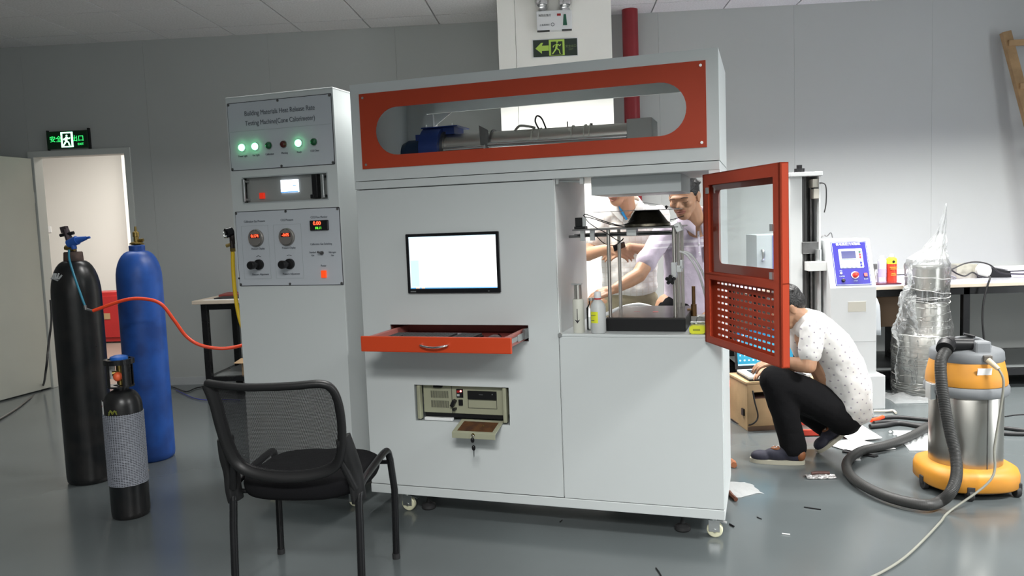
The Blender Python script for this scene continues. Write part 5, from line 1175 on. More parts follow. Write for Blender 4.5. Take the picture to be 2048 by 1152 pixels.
single('crate_cable', B().tube([onz(1462, 838, .01), onz(1480, 848, .01), g0+dx_*.02+V((0, -.03, .05)), g0+dx_*.06+V((0, -.04, .10)), g0+dx_*.04+V((0, -.04, .2)), g0+dx_*.03+V((0, -.03, .27))], .005, 6, 8), CABLE, 'thin black cable looping over the front of the crate', 'cable', smooth=60)
lt = thing('laptop', 'open laptop with bright blue desktop on the wooden crate', 'laptop', tuple(g0+V((0, 0, .323))), 'l', rz=ca-.06)
part('keyboard_deck', B().box((.02, .01, .012), (.42, .26, .030)), mat('laptop_silver', (.50, .50, .47), .4), lt, bevel=.004)
part('base_shell', B().box((.018, .008, .0), (.422, .262, .012)), BLACK, lt, bevel=.003)
part('keyboard_inset', B().box((.07, .10, .0305), (.39, .22, .032)), BLACK, lt)
part('palm_mat', B().box((.15, -.02, .031), (.38, .07, .036)), BLACK, lt, bevel=.002)
def sc_(a, c, d): return V((a, .262+c*.18-d, .03+c*.98))
part('lid', B().plate([rect(.015, 0, .425, .275)], 0, -.014, sc_), BLACK, lt)
DSK = bpy.data.materials.new('desktop_picture'); DSK.use_nodes = True; nt = DSK.node_tree; nt.nodes.remove(nt.nodes['Principled BSDF'])
em = nt.nodes.new('ShaderNodeEmission'); em.inputs[1].default_value = 1.1; tc = nt.nodes.new('ShaderNodeTexCoord')
gr = nt.nodes.new('ShaderNodeTexGradient'); gr.gradient_type = 'SPHERICAL'; mp = nt.nodes.new('ShaderNodeMapping'); mp.inputs['Location'].default_value = (-.45, -.3, -.4)
nt.links.new(tc.outputs['Generated'], mp.inputs[0]); nt.links.new(mp.outputs[0], gr.inputs[0])
rp = nt.nodes.new('ShaderNodeValToRGB'); rp.color_ramp.elements[0].color = (.01, .16, .42, 1); rp.color_ramp.elements[1].color = (.10, .62, .85, 1); rp.color_ramp.elements[1].position = .8
nt.links.new(gr.outputs[0], rp.inputs[0]); nt.links.new(rp.outputs[0], em.inputs[0]); nt.links.new(em.outputs[0], nt.nodes['Material Output'].inputs[0])
scn = part('screen', B().plate([rect(.03, .025, .41, .262)], .0005, .002, sc_), DSK, lt)
b = B(); random.seed(3)
for i in range(5):
    for j in range(6): b.plate([rect(.042+i*.030+(j % 2)*.004, .055+j*.034, .052+i*.030, .064+j*.034)], .002, .003, sc_)
part('desktop_icons', b, mat('icon_white_lit', (.8, .85, .8), .4, emit=(.6, .72, .55), es=.8), scn)
part('task_bar', B().plate([rect(.03, .025, .41, .034)], .002, .003, sc_), mat('task_lit', (.3, .5, .7), .4, emit=(.3, .55, .8), es=.9), scn)
text('brand_mark', 'DELL', lt, sc_(.21, .012, .001), .010, ZINC)
ms = thing('white_mouse', 'white computer mouse on the dark pad in front of the laptop', 'mouse', tuple(g0+dx_*.20+dy_*.02+V((0, 0, .360))), 'l', rz=ca)
part('body', B().ball((0, 0, .012), (.045, .028, .014), 18), WHITEP, ms, smooth=60)
part('wheel', B().cyl((-.02, -.004, .024), (-.02, .004, .024), .005, n=10), STEELD, ms)
single('pen_tool', B().tube([g0+dx_*.19+dy_*.06+V((0, 0, .364)), g0+dx_*.33+dy_*.09+V((0, 0, .366))], .006, 8), BLACK, 'black pen lying across the laptop keyboard edge', 'pen')

# ================================================================== loose things on the floor, right
single('paper_sheet', B().plate([[(0, 0), (.26, .08), (.10, .30), (-.10, .2)]], 0, .003, lambda a, c, d: (1.66+a, 4.46+c, .004+d)), PAPER, 'white sheet of paper on the floor behind the crouching man, lower of two', 'paper')
single('paper_sheet', B().plate([[(0, 0), (.2, .05), (.16, .26), (-.03, .2)]], 0, .003, lambda a, c, d: (1.72+a, 4.68+c, .008+d+c*.1)), PAPER, 'white sheet of paper on the floor behind the crouching man, upper of two', 'paper')
single('black_folder', B().plate([[(0, 0), (.14, -.11), (.17, -.09), (.03, .04)]], 0, .006, lambda a, c, d: (1.60+a, 4.50+c, .001+d)), BLACK, 'black folder edge showing under the white papers on the floor', 'folder')
# bubble wrap
b = B(); A = V((1.98, 4.50, 0)); 
b.plate([[(0, 0), (.40, -.03), (.44, .36), (.08, .42)]], 0, .004, lambda a, c, d: (A.x+a, A.y+c, .003+d))
random.seed(5)
for j in range(13):
    for i in range(20):
        x = .05+i*.030+(j % 2)*.015; y = .02+j*.030
        if x > .38: continue
        b.ball((A.x+x, A.y+y-.03*x, .008), (.011, .011, .007), 6)
single('bubble_wrap', b, clear('bubble_film', (.93, .95, .96), .4, .1, bump=.5, bump_s=30, opac=.42), 'sheet of clear bubble wrap lying on the floor left of the vacuum cleaner', 'bubble wrap', smooth=60)
for k, (pp, r, mm, lab) in enumerate((
    (((1745, 838), (1790, 834), (1840, 838), (1880, 842), (1960, 850), (2060, 862)), .012, CABLE, 'thick black cable running across the floor behind the vacuum, uppermost'),
    (((1748, 846), (1780, 843), (1830, 849), (1900, 848), (1990, 865), (2070, 868)), .013, CABLE, 'thick black cable running across the floor behind the vacuum, middle'),
    (((1740, 853), (1770, 850), (1800, 846), (1850, 854), (1880, 858)), .016, CABLE, 'thick black cable running across the floor behind the vacuum, lowest'),
    (((2010, 833), (2030, 830), (2060, 828)), .004, CABLE, 'thin dark cable at the right frame edge beyond the vacuum'))):
    single('floor_cable', B().tube([onz(a, c, r) for a, c in pp], r, 8, 6), mm, lab, 'cable', smooth=60)
single('orange_cable_end', B().tube([onz(1742, 841, .02), onz(1755, 838, .02), onz(1766, 834, .02)], .013, 8, 4), ORHOSE, 'short orange sleeve on the black cables beside the crouching man', 'sleeve', smooth=60)
single('cable_connector', B().tube([onz(1748, 822, .012), onz(1772, 822, .012), onz(1786, 821, .012), onz(1792, 826, .012)], .008, 8, 4), mat('beige_connector', (.5, .47, .40), .4), 'small beige cable connector on the floor by the pedestal foot', 'connector', smooth=60)
# foil sachet
p = onz(1640, 955)
t = thing('foil_sachet', 'torn foil sachet lying on the floor below the crouching man', 'wrapper', tuple(p))
b = B(); vs = []
for j in range(7):
    for k in range(15):
        x = -.075+.15*k/14; y = -.03+.06*j/6; vs.append((p.x+x+.004*noise.noise(V((x*60, y*60, 1))), p.y+y, .006+.012*(1-abs(j-3)/3)+.006*noise.noise(V((x*50, y*50, 4)))))
b._add(vs, [(j*15+k, j*15+k+1, (j+1)*15+k+1, (j+1)*15+k) for j in range(6) for k in range(14)])
o = part('foil', b, mat('foil', (.75, .73, .72), .25, .8), t); md = o.modifiers.new('s', 'SOLIDIFY'); md.thickness = .003
part('brown_print', B().tube([(p.x-.045, p.y-.003, .024), (p.x-.01, p.y+.004, .026), (p.x+.05, p.y, .025)], .008, 6, 4, flat=.4), mat('print_brown', (.06, .02, .015), .5), t)
single('plastic_scrap', B().plate([[(0, 0), (.05, -.01), (.06, .03), (.02, .05)]], 0, .006, lambda a, c, d: (onz(1702, 922).x+a, onz(1702, 922).y+c, .001+d)), clear('scrap_film', (.85, .95, 1), .4, .1, bump=.8, bump_s=30, opac=.4), 'tiny clear plastic scrap on the floor between the crouching man and the hose', 'scrap')
b = B(); vs = []; q0 = onz(1488, 978)
for j in range(11):
    for k in range(13):
        x = -.085+.17*k/12; y = -.10+.2*j/10; e = min(j, 10-j, k, 12-k)/2
        if (k > 6+j*.6): y -= 0
        vs.append((q0.x+x+(.05*j/10)*-1+.03*noise.noise(V((x*20, y*20, 3))), q0.y+y+.05*noise.noise(V((x*9, 1, y*9))), .003+.012*min(1, e)*abs(noise.noise(V((x*40, y*40, 8))))))
b._add(vs, [(j*13+k, j*13+k+1, (j+1)*13+k+1, (j+1)*13+k) for j in range(10) for k in range(12)])
single('clear_film_scrap', b, clear('shiny_film', (.93, .95, .96), .5, .12, bump=1, bump_s=40, opac=.55), 'shiny crumpled clear film on the floor right beside the machine', 'plastic film', smooth=180)
for pp, r, mm, nm, lab, cat in ((((1458, 984), (1464, 992), (1472, 999)), .011, mat('dark_red_wood', (.10, .035, .02), .5), 'wood_scrap', 'dark brown scrap on the floor touching the machine side, below the shiny film', 'scrap'),
        (((1460, 922), (1466, 926), (1468, 930)), .018, mat('tan_knob', (.35, .13, .06), .5), 'tan_object', 'tan rounded object on the floor just showing past the machine, above the shiny film', 'scrap'),
        (((1608, 1014), (1642, 1019)), .003, BLACK, 'black_stick', 'thin black stick on the open floor below the foil sachet', 'stick'),
        (((1312, 1136), (1318, 1144), (1322, 1151)), .003, BLACK, 'black_stick', 'thin black stick on the floor at the bottom edge in front of the machine', 'stick'),
        (((1514, 1034), (1523, 1038)), .0025, BLACK, 'black_stick', 'tiny black splinter on the floor right of the front castor', 'stick'),
        (((1564, 1067), (1580, 1069)), .003, PAPER, 'white_scrap', 'tiny white strip on the floor below the black stick', 'scrap'),
        (((1459, 1048), (1468, 1053)), .004, BLACK, 'black_chip', 'small black chip on the floor beside the front castor', 'scrap'),
        (((1120, 1044), (1124, 1040)), .003, BLACK, 'black_chip', 'tiny black chip on the shaded floor under the machine front', 'scrap')):
    single(nm, B().tube([onz(a, c, r) for a, c in pp], r, 6), mm, lab, cat)
t = thing('tool_tray', 'red-rimmed flat tool tray on the floor behind the crouching man', 'tray', (1.58, 4.94, 0))
part('tray', B().plate([rect(1.41, 4.84, 1.75, 5.04), rect(1.43, 4.86, 1.73, 5.02)], .0, .04, lambda a, c, d: (a, c, d)).box((1.41, 4.84, 0), (1.75, 5.04, .006)), mat('tray_red', (.5, .05, .03), .4), t)
part('tray_insert', B().box((1.43, 4.86, .006), (1.73, 5.02, .025)), STEELD, t)
# ladder leaning on the wall, far right
t = thing('wooden_ladder', 'rough wooden ladder standing on the long workbench and leaning on the back wall', 'ladder', (4.4, 6.7, rz_))
ua, ub = V((3.80, 6.90, 2.84)), V((4.198, 6.65, rz_+.002)); off = V((.42, 0, 0))
def beam(p, q, w_, d_, m_, nm, par):
    p, q = V(p), V(q); z = (q-p).normalized(); x = z.cross(V((0, 1, 0))).normalized(); y = z.cross(x)
    b = B(); vs = [r+x*(sx*w_/2)+y*(sy*d_/2) for r in (p, q) for sx, sy in ((-1, -1), (1, -1), (1, 1), (-1, 1))]
    b._add(vs, [(0, 3, 2, 1), (4, 5, 6, 7), (0, 1, 5, 4), (1, 2, 6, 5), (2, 3, 7, 6), (3, 0, 4, 7)])
    return part(nm, b, m_, par, bevel=.004)
beam(ua, ub, .075, .05, WOOD, 'rail', t); beam(ua+off, ub+off, .075, .05, WOOD, 'rail', t)
for k in range(6):
    q = .05+k*.18; c0 = ua.lerp(ub, q); beam(c0+V((-.02, -.03, 0)), c0+off+V((.02, -.03, 0)), .05, .03, WOOD, 'rung', t)
# ================================================================== people
def voxel(o, size, smooth=3, disp=0, dscale=.12):
    md = o.modifiers.new('remesh', 'REMESH'); md.mode = 'VOXEL'; md.voxel_size = size; md.use_smooth_shade = True
    if smooth: ms_ = o.modifiers.new('smooth', 'SMOOTH'); ms_.factor = .6; ms_.iterations = smooth*(3 if size > .008 else 1)
    if disp:
        tx = bpy.data.textures.new('folds', 'CLOUDS'); tx.noise_scale = dscale; tx.noise_depth = 2
        dm = o.modifiers.new('folds', 'DISPLACE'); dm.texture = tx; dm.strength = disp; dm.mid_level = .5; dm.texture_coords = 'LOCAL'
    return o
def limb(b, pts, n=14):
    for (p, r), (q, s) in zip(pts, pts[1:]): b.cap(p, q, r, s, n)
def head(b, c, yaw, pitch, s=1.0, roll=0):
    """head of height .23*s centred at c; face looks along local -Y rotated by yaw, nods by pitch"""
    R_ = Euler((pitch, roll, yaw), 'XYZ').to_matrix() if False else (Matrix.Rotation(yaw, 3, 'Z') @ Matrix.Rotation(roll, 3, 'Y') @ Matrix.Rotation(pitch, 3, 'X'))
    L = lambda x, y, z: V(c) + R_ @ V((x*s, y*s, z*s))
    r = lambda *a: V(a)*s
    b.ball(L(0, .018, .035), r(.074, .092, .082), 22, R_)
    b.ball(L(0, -.012, -.01), r(.064, .078, .085), 20, R_)
    b.ball(L(0, -.045, -.072), r(.040, .038, .036), 16, R_)         # chin and jaw
    b.ball(L(0, -.035, -.045), r(.053, .050, .040), 16, R_)
    b.ball(L(0, -.070, .020), r(.052, .022, .016), 14, R_)           # brow
    for sx in (-1, 1):
        b.ball(L(sx*.036, -.060, -.015), r(.026, .026, .022), 12, R_)   # cheek
        b.ball(L(sx*.030, -.068, .004), r(.016, .016, .009), 10, R_)    # eyelid
        b.ball(L(sx*.074, .010, -.008), r(.008, .018, .031), 12, R_)    # ear
        b.ball(L(sx*.081, .016, .004), r(.006, .014, .020), 10, R_)
    b.cap(L(0, -.078, .010), L(0, -.096, -.022), .0085*s, .013*s, 10)    # nose
    for sx in (-1, 1): b.ball(L(sx*.011, -.088, -.025), r(.009, .010, .007), 8, R_)
    return L, R_, r
def face_parts(t, skin, L, R_, r, s=1.0, mouth_open=0):
    for sx in (-1, 1):
        P = [L(sx*.030-.016, -.083, -.001), L(sx*.030, -.0875, -.006), L(sx*.030+.016, -.082, -.001)]
        part('eyelashes', B().tube(P, .0010*s, 6, 4), HAIR, skin)
        P = [L(sx*.030-.019, -.088, .018), L(sx*.030, -.0935, .024), L(sx*.030+.020, -.082, .018)]
        part('eyebrow', B().tube(P, .0019*s, 6, 4), HAIR, skin)
    b = B().tube([L(-.024, -.078, -.052), L(-.010, -.0865, -.048), L(0, -.0875, -.0495), L(.010, -.0865, -.048), L(.024, -.078, -.052)], .0042*s, 8, 4)
    b.tube([L(-.020, -.078, -.056-.006*mouth_open), L(0, -.088, -.060-.012*mouth_open), L(.020, -.078, -.056-.006*mouth_open)], .0052*s, 8, 4)
    part('lips', b, LIP, skin, smooth=60)
def hair_cap(t, L, R_, r, seed=1, low=.0, front=True, vox=.006):
    b = B()
    b.ball(L(0, .026, .046), r(.080, .096, .084), 22, R_)
    b.ball(L(0, .062, .010), r(.070, .058, .070), 18, R_)
    for sx in (-1, 1): b.ball(L(sx*.062, .022, .030), r(.018, .046, .036), 14, R_)
    if front: b.ball(L(0, -.042, .088), r(.058, .040, .026), 16, R_)
    random.seed(seed)
    for k in range(40):
        a = random.uniform(0, 2*PI); e = random.uniform(.15, 1.3)
        d = V((math.cos(a)*math.cos(e), math.sin(a)*math.cos(e), math.sin(e)))
        if d.y < -.35 and d.z < .75: continue
        p = L(d.x*.078, .026+d.y*.094, .046+d.z*.082); q = p + R_ @ V((d.x*.006+.008, d.y*.006, d.z*.006-.004))
        b.cap(p, q, .010, .005, 6)
    o = part('hair', b, HAIR, t); return voxel(o, vox, 1)
def dense(T, k=4):
    out = []
    for p, q in zip(T, T[1:]): out += [tuple(a+(c-a)*j/k for a, c in zip(p, q)) for j in range(k)]
    return out+[T[-1]]
def hand(b, w_, fwd, up, s=1.0, curl=.5, side=1, spread=.0):
    """palm and five fingers from wrist w_ along fwd; up = back of the hand; side = +1 thumb on the cross(fwd, up) side"""
    f = V(fwd).normalized(); u = V(up); u = (u - f*u.dot(f)).normalized(); x = f.cross(u)*side
    w_ = V(w_)
    for k in range(4):
        o_ = (k-1.5)*.019*s; base = w_+f*.088*s - x*o_*1.0
        b.cap(w_+f*.01*s-x*o_*.6, base, .013*s, .0105*s, 10)
        ln = (.038, .044, .042, .032)[k]*s; a = curl*(.8+.1*k); p = base; d = f.copy(); dirx = -x*(k-1.5)*spread
        for j, m_ in enumerate((1.0, .72, .55)):
            d = (d*math.cos(a*(1 if j else .6)) - u*math.sin(a*(1 if j else .6))).normalized(); q = p+(d+dirx).normalized()*ln*m_
            b.cap(p, q, (.0088-.0008*j)*s, (.0080-.0008*j)*s, 8); p = q
            u_ = u; 
    b.cap(w_, w_+f*.04*s, .022*s, .02*s, 10)
    b.cap(w_+f*.02*s+x*.012*s, w_+f*.052*s+x*.040*s-u*.008*s, .014*s, .011*s, 10)
    b.cap(w_+f*.052*s+x*.040*s-u*.008*s, w_+f*.085*s+x*.046*s-u*.020*s, .0105*s, .0085*s, 10)
    b.cap(w_+f*.085*s+x*.046*s-u*.020*s, w_+f*.105*s+x*.038*s-u*.028*s, .0088*s, .0075*s, 10)
def shoe(t, toe, heel, up, nm='shoe'):
    toe, heel, up = V(toe), V(heel), V(up).normalized(); f = (toe-heel).normalized(); s = (toe-heel).length; x = f.cross(up)
    R_ = Matrix((f, x, up)).transposed() if False else Matrix(((f.x, x.x, up.x), (f.y, x.y, up.y), (f.z, x.z, up.z)))
    L = lambda a, y, z: heel + f*a*s + x*y + up*z
    b = B()
    b.ball(L(.80, 0, .034), (.20*s, .042, .034), 16, R_); b.ball(L(.5, 0, .045), (.26*s, .038, .042), 16, R_); b.ball(L(.20, 0, .05), (.20*s, .036, .045), 16, R_)
    b.cap(L(.20, 0, .06), L(.24, 0, .085), .040, .038, 12); b.cap(L(.35, 0, .065), L(.55, 0, .055), .036, .03, 12)
    o = voxel(part(nm, b, SHOE, t), .006, 2)
    n = 28; pr = []
    for k in range(n):
        a = 2*PI*k/n; c_ = math.cos(a); s_ = math.sin(a); w2 = .044*(1+.12*c_) ; pr.append((.5+.51*c_, w2*math.copysign(abs(s_)**.8, s_)))
    vs = [L(a, y, z) for z in (0.0, .022) for a, y in pr]
    part('sole', B()._add(vs, [tuple(range(n-1, -1, -1)), tuple(range(n, 2*n))]+[(k, (k+1) % n, n+(k+1) % n, n+k) for k in range(n)]), SOLE, o, smooth=40)
    part('heel_patch', B().ball(L(.075, 0, .052), (.10*s, .038, .038), 12, R_), TAN, o, smooth=60)
    part('tongue', B().ball(L(.50, 0, .082), (.12*s, .024, .012), 12, Matrix.Rotation(.0, 3, 'Y') @ R_), TAN, o, smooth=60)
    part('laces', B().tube([L(.45, -.02, .094), L(.48, .02, .095), L(.53, -.02, .091), L(.57, .02, .088)], .002, 6, 3), PAPER, o)
    return o

# ---- polo materials: printed stripes and dots fixed to the garment
def stripe_polo():
    m_ = mat('lilac_polo_knit', (.48, .42, .52), .85, bump=.15, bump_s=60, sheen=.2); nt = m_.node_tree; p = nt.nodes['Principled BSDF']
    tc = nt.nodes.new('ShaderNodeTexCoord'); sp = nt.nodes.new('ShaderNodeSeparateXYZ'); nt.links.new(tc.outputs['Object'], sp.inputs[0])
    rp = nt.nodes.new('ShaderNodeValToRGB'); rp.color_ramp.interpolation = 'CONSTANT'; e = rp.color_ramp.elements
    base = (.47, .41, .50, 1); lt_ = (.66, .62, .68, 1); dk = (.36, .31, .40, 1)
    e[0].color = base; e[0].position = 0
    e[1].color = lt_; e[1].position = 1.230/2
    for z, c_ in ((1.224, base), (1.243, lt_), (1.256, base), (1.262, dk), (1.266, base), (1.274, lt_), (1.277, base)): q = e.new((z+.012)/2); q.color = c_
    mt = nt.nodes.new('ShaderNodeMath'); mt.operation = 'MULTIPLY'; mt.inputs[1].default_value = .5
    nt.links.new(sp.outputs[2], mt.inputs[0]); nt.links.new(mt.outputs[0], rp.inputs[0]); nt.links.new(rp.outputs[0], p.inputs['Base Color']); return m_
def dot_shirt():
    m_ = mat('white_dotted_knit', (.64, .63, .62), .8, bump=.12, bump_s=20, sheen=.2); nt = m_.node_tree; p = nt.nodes['Principled BSDF']
    tc = nt.nodes.new('ShaderNodeTexCoord'); vo = nt.nodes.new('ShaderNodeTexVoronoi'); vo.inputs['Scale'].default_value = 26; vo.inputs['Randomness'].default_value = .3; vo.voronoi_dimensions = '2D'
    mp = nt.nodes.new('ShaderNodeMapping'); mp.inputs['Rotation'].default_value = (PI/2, 0, .6)
    nt.links.new(tc.outputs['Object'], mp.inputs[0]); nt.links.new(mp.outputs[0], vo.inputs['Vector'])
    rp = nt.nodes.new('ShaderNodeValToRGB'); rp.color_ramp.elements[0].position = .085; rp.color_ramp.elements[1].position = .125
    rp.color_ramp.elements[0].color = (.30, .27, .32, 1); rp.color_ramp.elements[1].color = (.64, .63, .615, 1)
    nt.links.new(vo.outputs['Distance'], rp.inputs[0]); nt.links.new(rp.outputs[0], p.inputs['Base Color']); return m_
def plaid():
    m_ = bpy.data.materials['white_plaid_knit']; nt = m_.node_tree; p = nt.nodes['Principled BSDF']
    tc = nt.nodes.new('ShaderNodeTexCoord'); sp = nt.nodes.new('ShaderNodeSeparateXYZ'); nt.links.new(tc.outputs['Object'], sp.inputs[0])
    outs = []
    for k, f in ((2, 210), (0, 180)):
        a = nt.nodes.new('ShaderNodeMath'); a.operation = 'MULTIPLY'; a.inputs[1].default_value = f; nt.links.new(sp.outputs[k], a.inputs[0])
        s_ = nt.nodes.new('ShaderNodeMath'); s_.operation = 'SINE'; nt.links.new(a.outputs[0], s_.inputs[0]); g = nt.nodes.new('ShaderNodeMath'); g.operation = 'GREATER_THAN'; g.inputs[1].default_value = .82; nt.links.new(s_.outputs[0], g.inputs[0]); outs.append(g)
    ad = nt.nodes.new('ShaderNodeMath'); ad.operation = 'MAXIMUM'; nt.links.new(outs[0].outputs[0], ad.inputs[0]); nt.links.new(outs[1].outputs[0], ad.inputs[1])
    mx = nt.nodes.new('ShaderNodeMix'); mx.data_type = 'RGBA'; mx.inputs[6].default_value = (.74, .73, .70, 1); mx.inputs[7].default_value = (.68, .65, .60, 1)
    nt.links.new(ad.outputs[0], mx.inputs[0]); nt.links.new(mx.outputs[2], p.inputs['Base Color']); return m_
LILAC, DOTS, PLAID = stripe_polo(), dot_shirt(), plaid()

# ---- man on the right, lilac polo, reaching into the chamber
Yp = 4.20
def at(px_, py_, Y): return V(ony(px_, py_, Y))
t = thing('person', 'man in a lilac striped polo shirt looking down and reaching towards the chamber from behind', 'person', (.68, 4.28, 0))
hc = at(1366, 398, 4.17) + V((.005, 0, .005))
b = B(); L, R_, r = head(b, hc, math.radians(-28), math.radians(16), 1.0, math.radians(-4))
neck = V((.745, 4.26, 1.36))
limb(b, [(hc+V((.03, .045, -.03)), .058), (V((.735, 4.25, 1.37)), .055), (V((.74, 4.28, 1.32)), .065)])
shR, shL = V((.565, 4.27, 1.305)), V((.865, 4.44, 1.29))      # his right shoulder is at picture left
elb, wr = at(1292, 560, 4.12), at(1232, 578, 4.06)
elb = V((.415, 4.11, 1.10)); wr = V((.285, 4.02, 1.04))
limb(b, [(shR, .050), (elb, .040), (elb.lerp(wr, .4), .038), (wr, .026)])
hand(b, wr, (-.95, -.10, -.28), (0, -.55, .85), 1.0, .65, 1)
elb2 = V((.875, 4.42, 1.02)); wr2 = V((.84, 4.25, .90))
limb(b, [(shL, .05), (elb2, .040), (wr2, .027)]); hand(b, wr2, (-.5, -.6, -.4), (0, -.4, .9), 1.0, .7, 1)
limb(b, [(V((.735, 4.34, 1.24)), .07), (V((.735, 4.34, .98)), .08)])
for sx in (-.08, .08): limb(b, [(V((.68+sx, 4.32, .90)), .08), (V((.66+sx, 4.30, .50)), .055), (V((.66+sx, 4.34, .09)), .04)])
sk = voxel(part('body', b, SKIN, t), .0045, 3)
face_parts(t, sk, L, R_, r)
hair_cap(t, L, R_, r, 2)
b = B()
for z, w_, d_ in dense(((1.33, .10, .07), (1.30, .135, .09), (1.26, .15, .105), (1.20, .155, .115), (1.10, .155, .115), (1.0, .15, .115), (.90, .155, .12), (.82, .16, .12))):
    b.ball((.725, 4.325, z), (w_, d_, .075), 20)
b.cap(shL+V((-.04, 0, .0)), V((.70, 4.29, 1.345)), .062, .055); b.cap(shR+V((.03, 0, 0)), V((.71, 4.29, 1.345)), .060, .055)
limb(b, [(shR, .062), (shR.lerp(elb, .5), .058), (shR.lerp(elb, .68), .058)]); limb(b, [(shL, .07), (shL.lerp(elb2, .6), .068)])
sh = voxel(part('polo_shirt', b, LILAC, t), .009, 4, disp=.018, dscale=.09)
# collar and placket
nb = V((.742, 4.262, 1.388))
b = B()
P = [nb+V((-.015, -.085, -.06)), nb+V((-.062, -.045, .0)), nb+V((-.060, .02, .035)), nb+V((.0, .062, .05)), nb+V((.062, .03, .035)), nb+V((.068, -.04, .0)), nb+V((.010, -.088, -.06))]
S_ = spline(P, 6); vs = []
for p in S_:
    o_ = V((p.x-nb.x, p.y-nb.y, 0)).normalized(); vs += [p+V((0, 0, .018)), p+o_*.038-V((0, 0, .030))]
n = len(S_); b._add(vs, [(2*k, 2*k+2, 2*k+3, 2*k+1) for k in range(n-1)])
o = part('collar', b, mat('lilac_collar', (.56, .50, .60), .85), sh, smooth=180); md = o.modifiers.new('s', 'SOLIDIFY'); md.thickness = .005
part('placket', B().tube([nb+V((.0, -.078, -.07)), nb+V((.004, -.070, -.13)), nb+V((.008, -.072, -.20))], .010, 8, 4, flat=.3), mat('placket_lilac', (.55, .50, .58), .85), sh)
for z in (-.085, -.13, -.175): part('button', B().ball(nb+V((.004, -.078, z-.01)), (.005, .003, .005), 8), WHITEP, sh)
part('pocket', B().box((.775, 4.208, 1.155), (.845, 4.222, 1.235)), LILAC, sh, bevel=.002)
b = B()
for sx in (-.08, .08): limb(b, [(V((.68+sx*.8, 4.32, .88)), .10), (V((.66+sx, 4.31, .50)), .075), (V((.66+sx, 4.34, .10)), .065)])
b.ball((.70, 4.32, .90), (.155, .115, .10), 16)
voxel(part('trousers', b, PANTS, t), .012, 2, disp=.01)
for sx in (-.08, .08): shoe(t, (.66+sx-.02, 4.16, 0), (.66+sx, 4.42, 0), (0, 0, 1))

# ---- man on the left, white checked polo, holding a phone
t = thing('person', 'man in a white checked polo with blue lanyard, both hands at chest, behind the machine', 'person', (.40, 4.70, 0))
hc = at(1236, 376, 4.53)+V((.005, 0, .01))
b = B(); L, R_, r = head(b, hc, math.radians(-35), math.radians(12), 1.0)
limb(b, [(hc+V((.03, .045, -.03)), .058), (V((.40, 4.60, 1.44)), .058), (V((.41, 4.64, 1.38)), .07)])
sR, sL = V((.240, 4.63, 1.405)), V((.595, 4.66, 1.405))
eR, wR = V((.165, 4.58, 1.17)), V((.285, 4.46, 1.20))
eL, wL = V((.56, 4.58, 1.20)), V((.40, 4.44, 1.235))
eR = at(1192, 500, 4.5); wR = at(1216, 497, 4.43); eR = V((.165, 4.55, 1.20)); 
limb(b, [(sR, .048), (eR, .042), (wR, .027)]); hand(b, wR, (.9, -.2, -.25), (-.1, -.8, .5), .95, .75, -1)
limb(b, [(sL, .048), (eL, .040), (wL, .027)]); hand(b, wL, (-.93, -.25, -.25), (.1, -.75, .6), .95, .55, 1)
limb(b, [(V((.41, 4.66, 1.3)), .09), (V((.41, 4.66, 1.0)), .10)])
for sx in (-.09, .09): limb(b, [(V((.41+sx, 4.66, .90)), .08), (V((.41+sx, 4.66, .50)), .055), (V((.41+sx, 4.68, .09)), .04)])
sk = voxel(part('body', b, SKIN, t), .0045, 3)
face_parts(t, sk, L, R_, r, mouth_open=.6)
hair_cap(t, L, R_, r, 4)
b = B()
for z, w_, d_ in dense(((1.435, .11, .075), (1.40, .15, .09), (1.35, .17, .105), (1.26, .175, .115), (1.16, .17, .12), (1.06, .165, .125), (.99, .17, .125))):
    b.ball((.415, 4.655, z), (w_, d_, .08), 20)
b.cap(sL+V((-.03, 0, .0)), V((.43, 4.64, 1.445)), .062, .055); b.cap(sR+V((.03, 0, 0)), V((.40, 4.64, 1.445)), .060, .055)
limb(b, [(sR, .068), (sR.lerp(eR, .62), .064)]); limb(b, [(sL, .07), (sL.lerp(eL, .62), .066)])
sh = voxel(part('polo_shirt', b, PLAID, t), .009, 4, disp=.022, dscale=.08)
nb = V((.405, 4.625, 1.478)); b = B()
P = [nb+V((-.025, -.085, -.07)), nb+V((-.066, -.045, .0)), nb+V((-.062, .02, .035)), nb+V((.0, .062, .05)), nb+V((.064, .03, .035)), nb+V((.070, -.04, .0)), nb+V((.015, -.09, -.08))]
S_ = spline(P, 6); vs = []
for p in S_:
    o_ = V((p.x-nb.x, p.y-nb.y, 0)).normalized(); vs += [p+V((0, 0, .02)), p+o_*.036-V((0, 0, .030))]
n = len(S_); b._add(vs, [(2*k, 2*k+2, 2*k+3, 2*k+1) for k in range(n-1)])
o = part('collar', b, mat('white_collar', (.74, .73, .70), .85), sh, smooth=180); md = o.modifiers.new('s', 'SOLIDIFY'); md.thickness = .005
b = B(); P = [nb+V((-.045, -.066, -.005)), nb+V((-.028, -.088, -.05)), nb+V((-.008, -.092, -.085))]
b.tube(P, .013, 8, 5, flat=.25)
part('lanyard', b, mat('lanyard_blue', (.01, .24, .55), .5), t, smooth=60)
b = B()
for sx in (-.09, .09): limb(b, [(V((.41+sx*.8, 4.66, .87)), .10), (V((.41+sx, 4.66, .50)), .08), (V((.41+sx, 4.68, .10)), .065)])
b.ball((.415, 4.66, .92), (.172, .118, .09), 16)
voxel(part('trousers', b, KHAKI, t), .012, 2, disp=.012)
for sx in (-.09, .09): shoe(t, (.41+sx-.02, 4.50, 0), (.41+sx, 4.76, 0), (0, 0, 1))
pp = wR.lerp(wL, .5)+V((0, -.035, .01))
t2 = thing('mobile_phone', 'dark mobile phone held in both hands of the man in white', 'phone', tuple(pp))
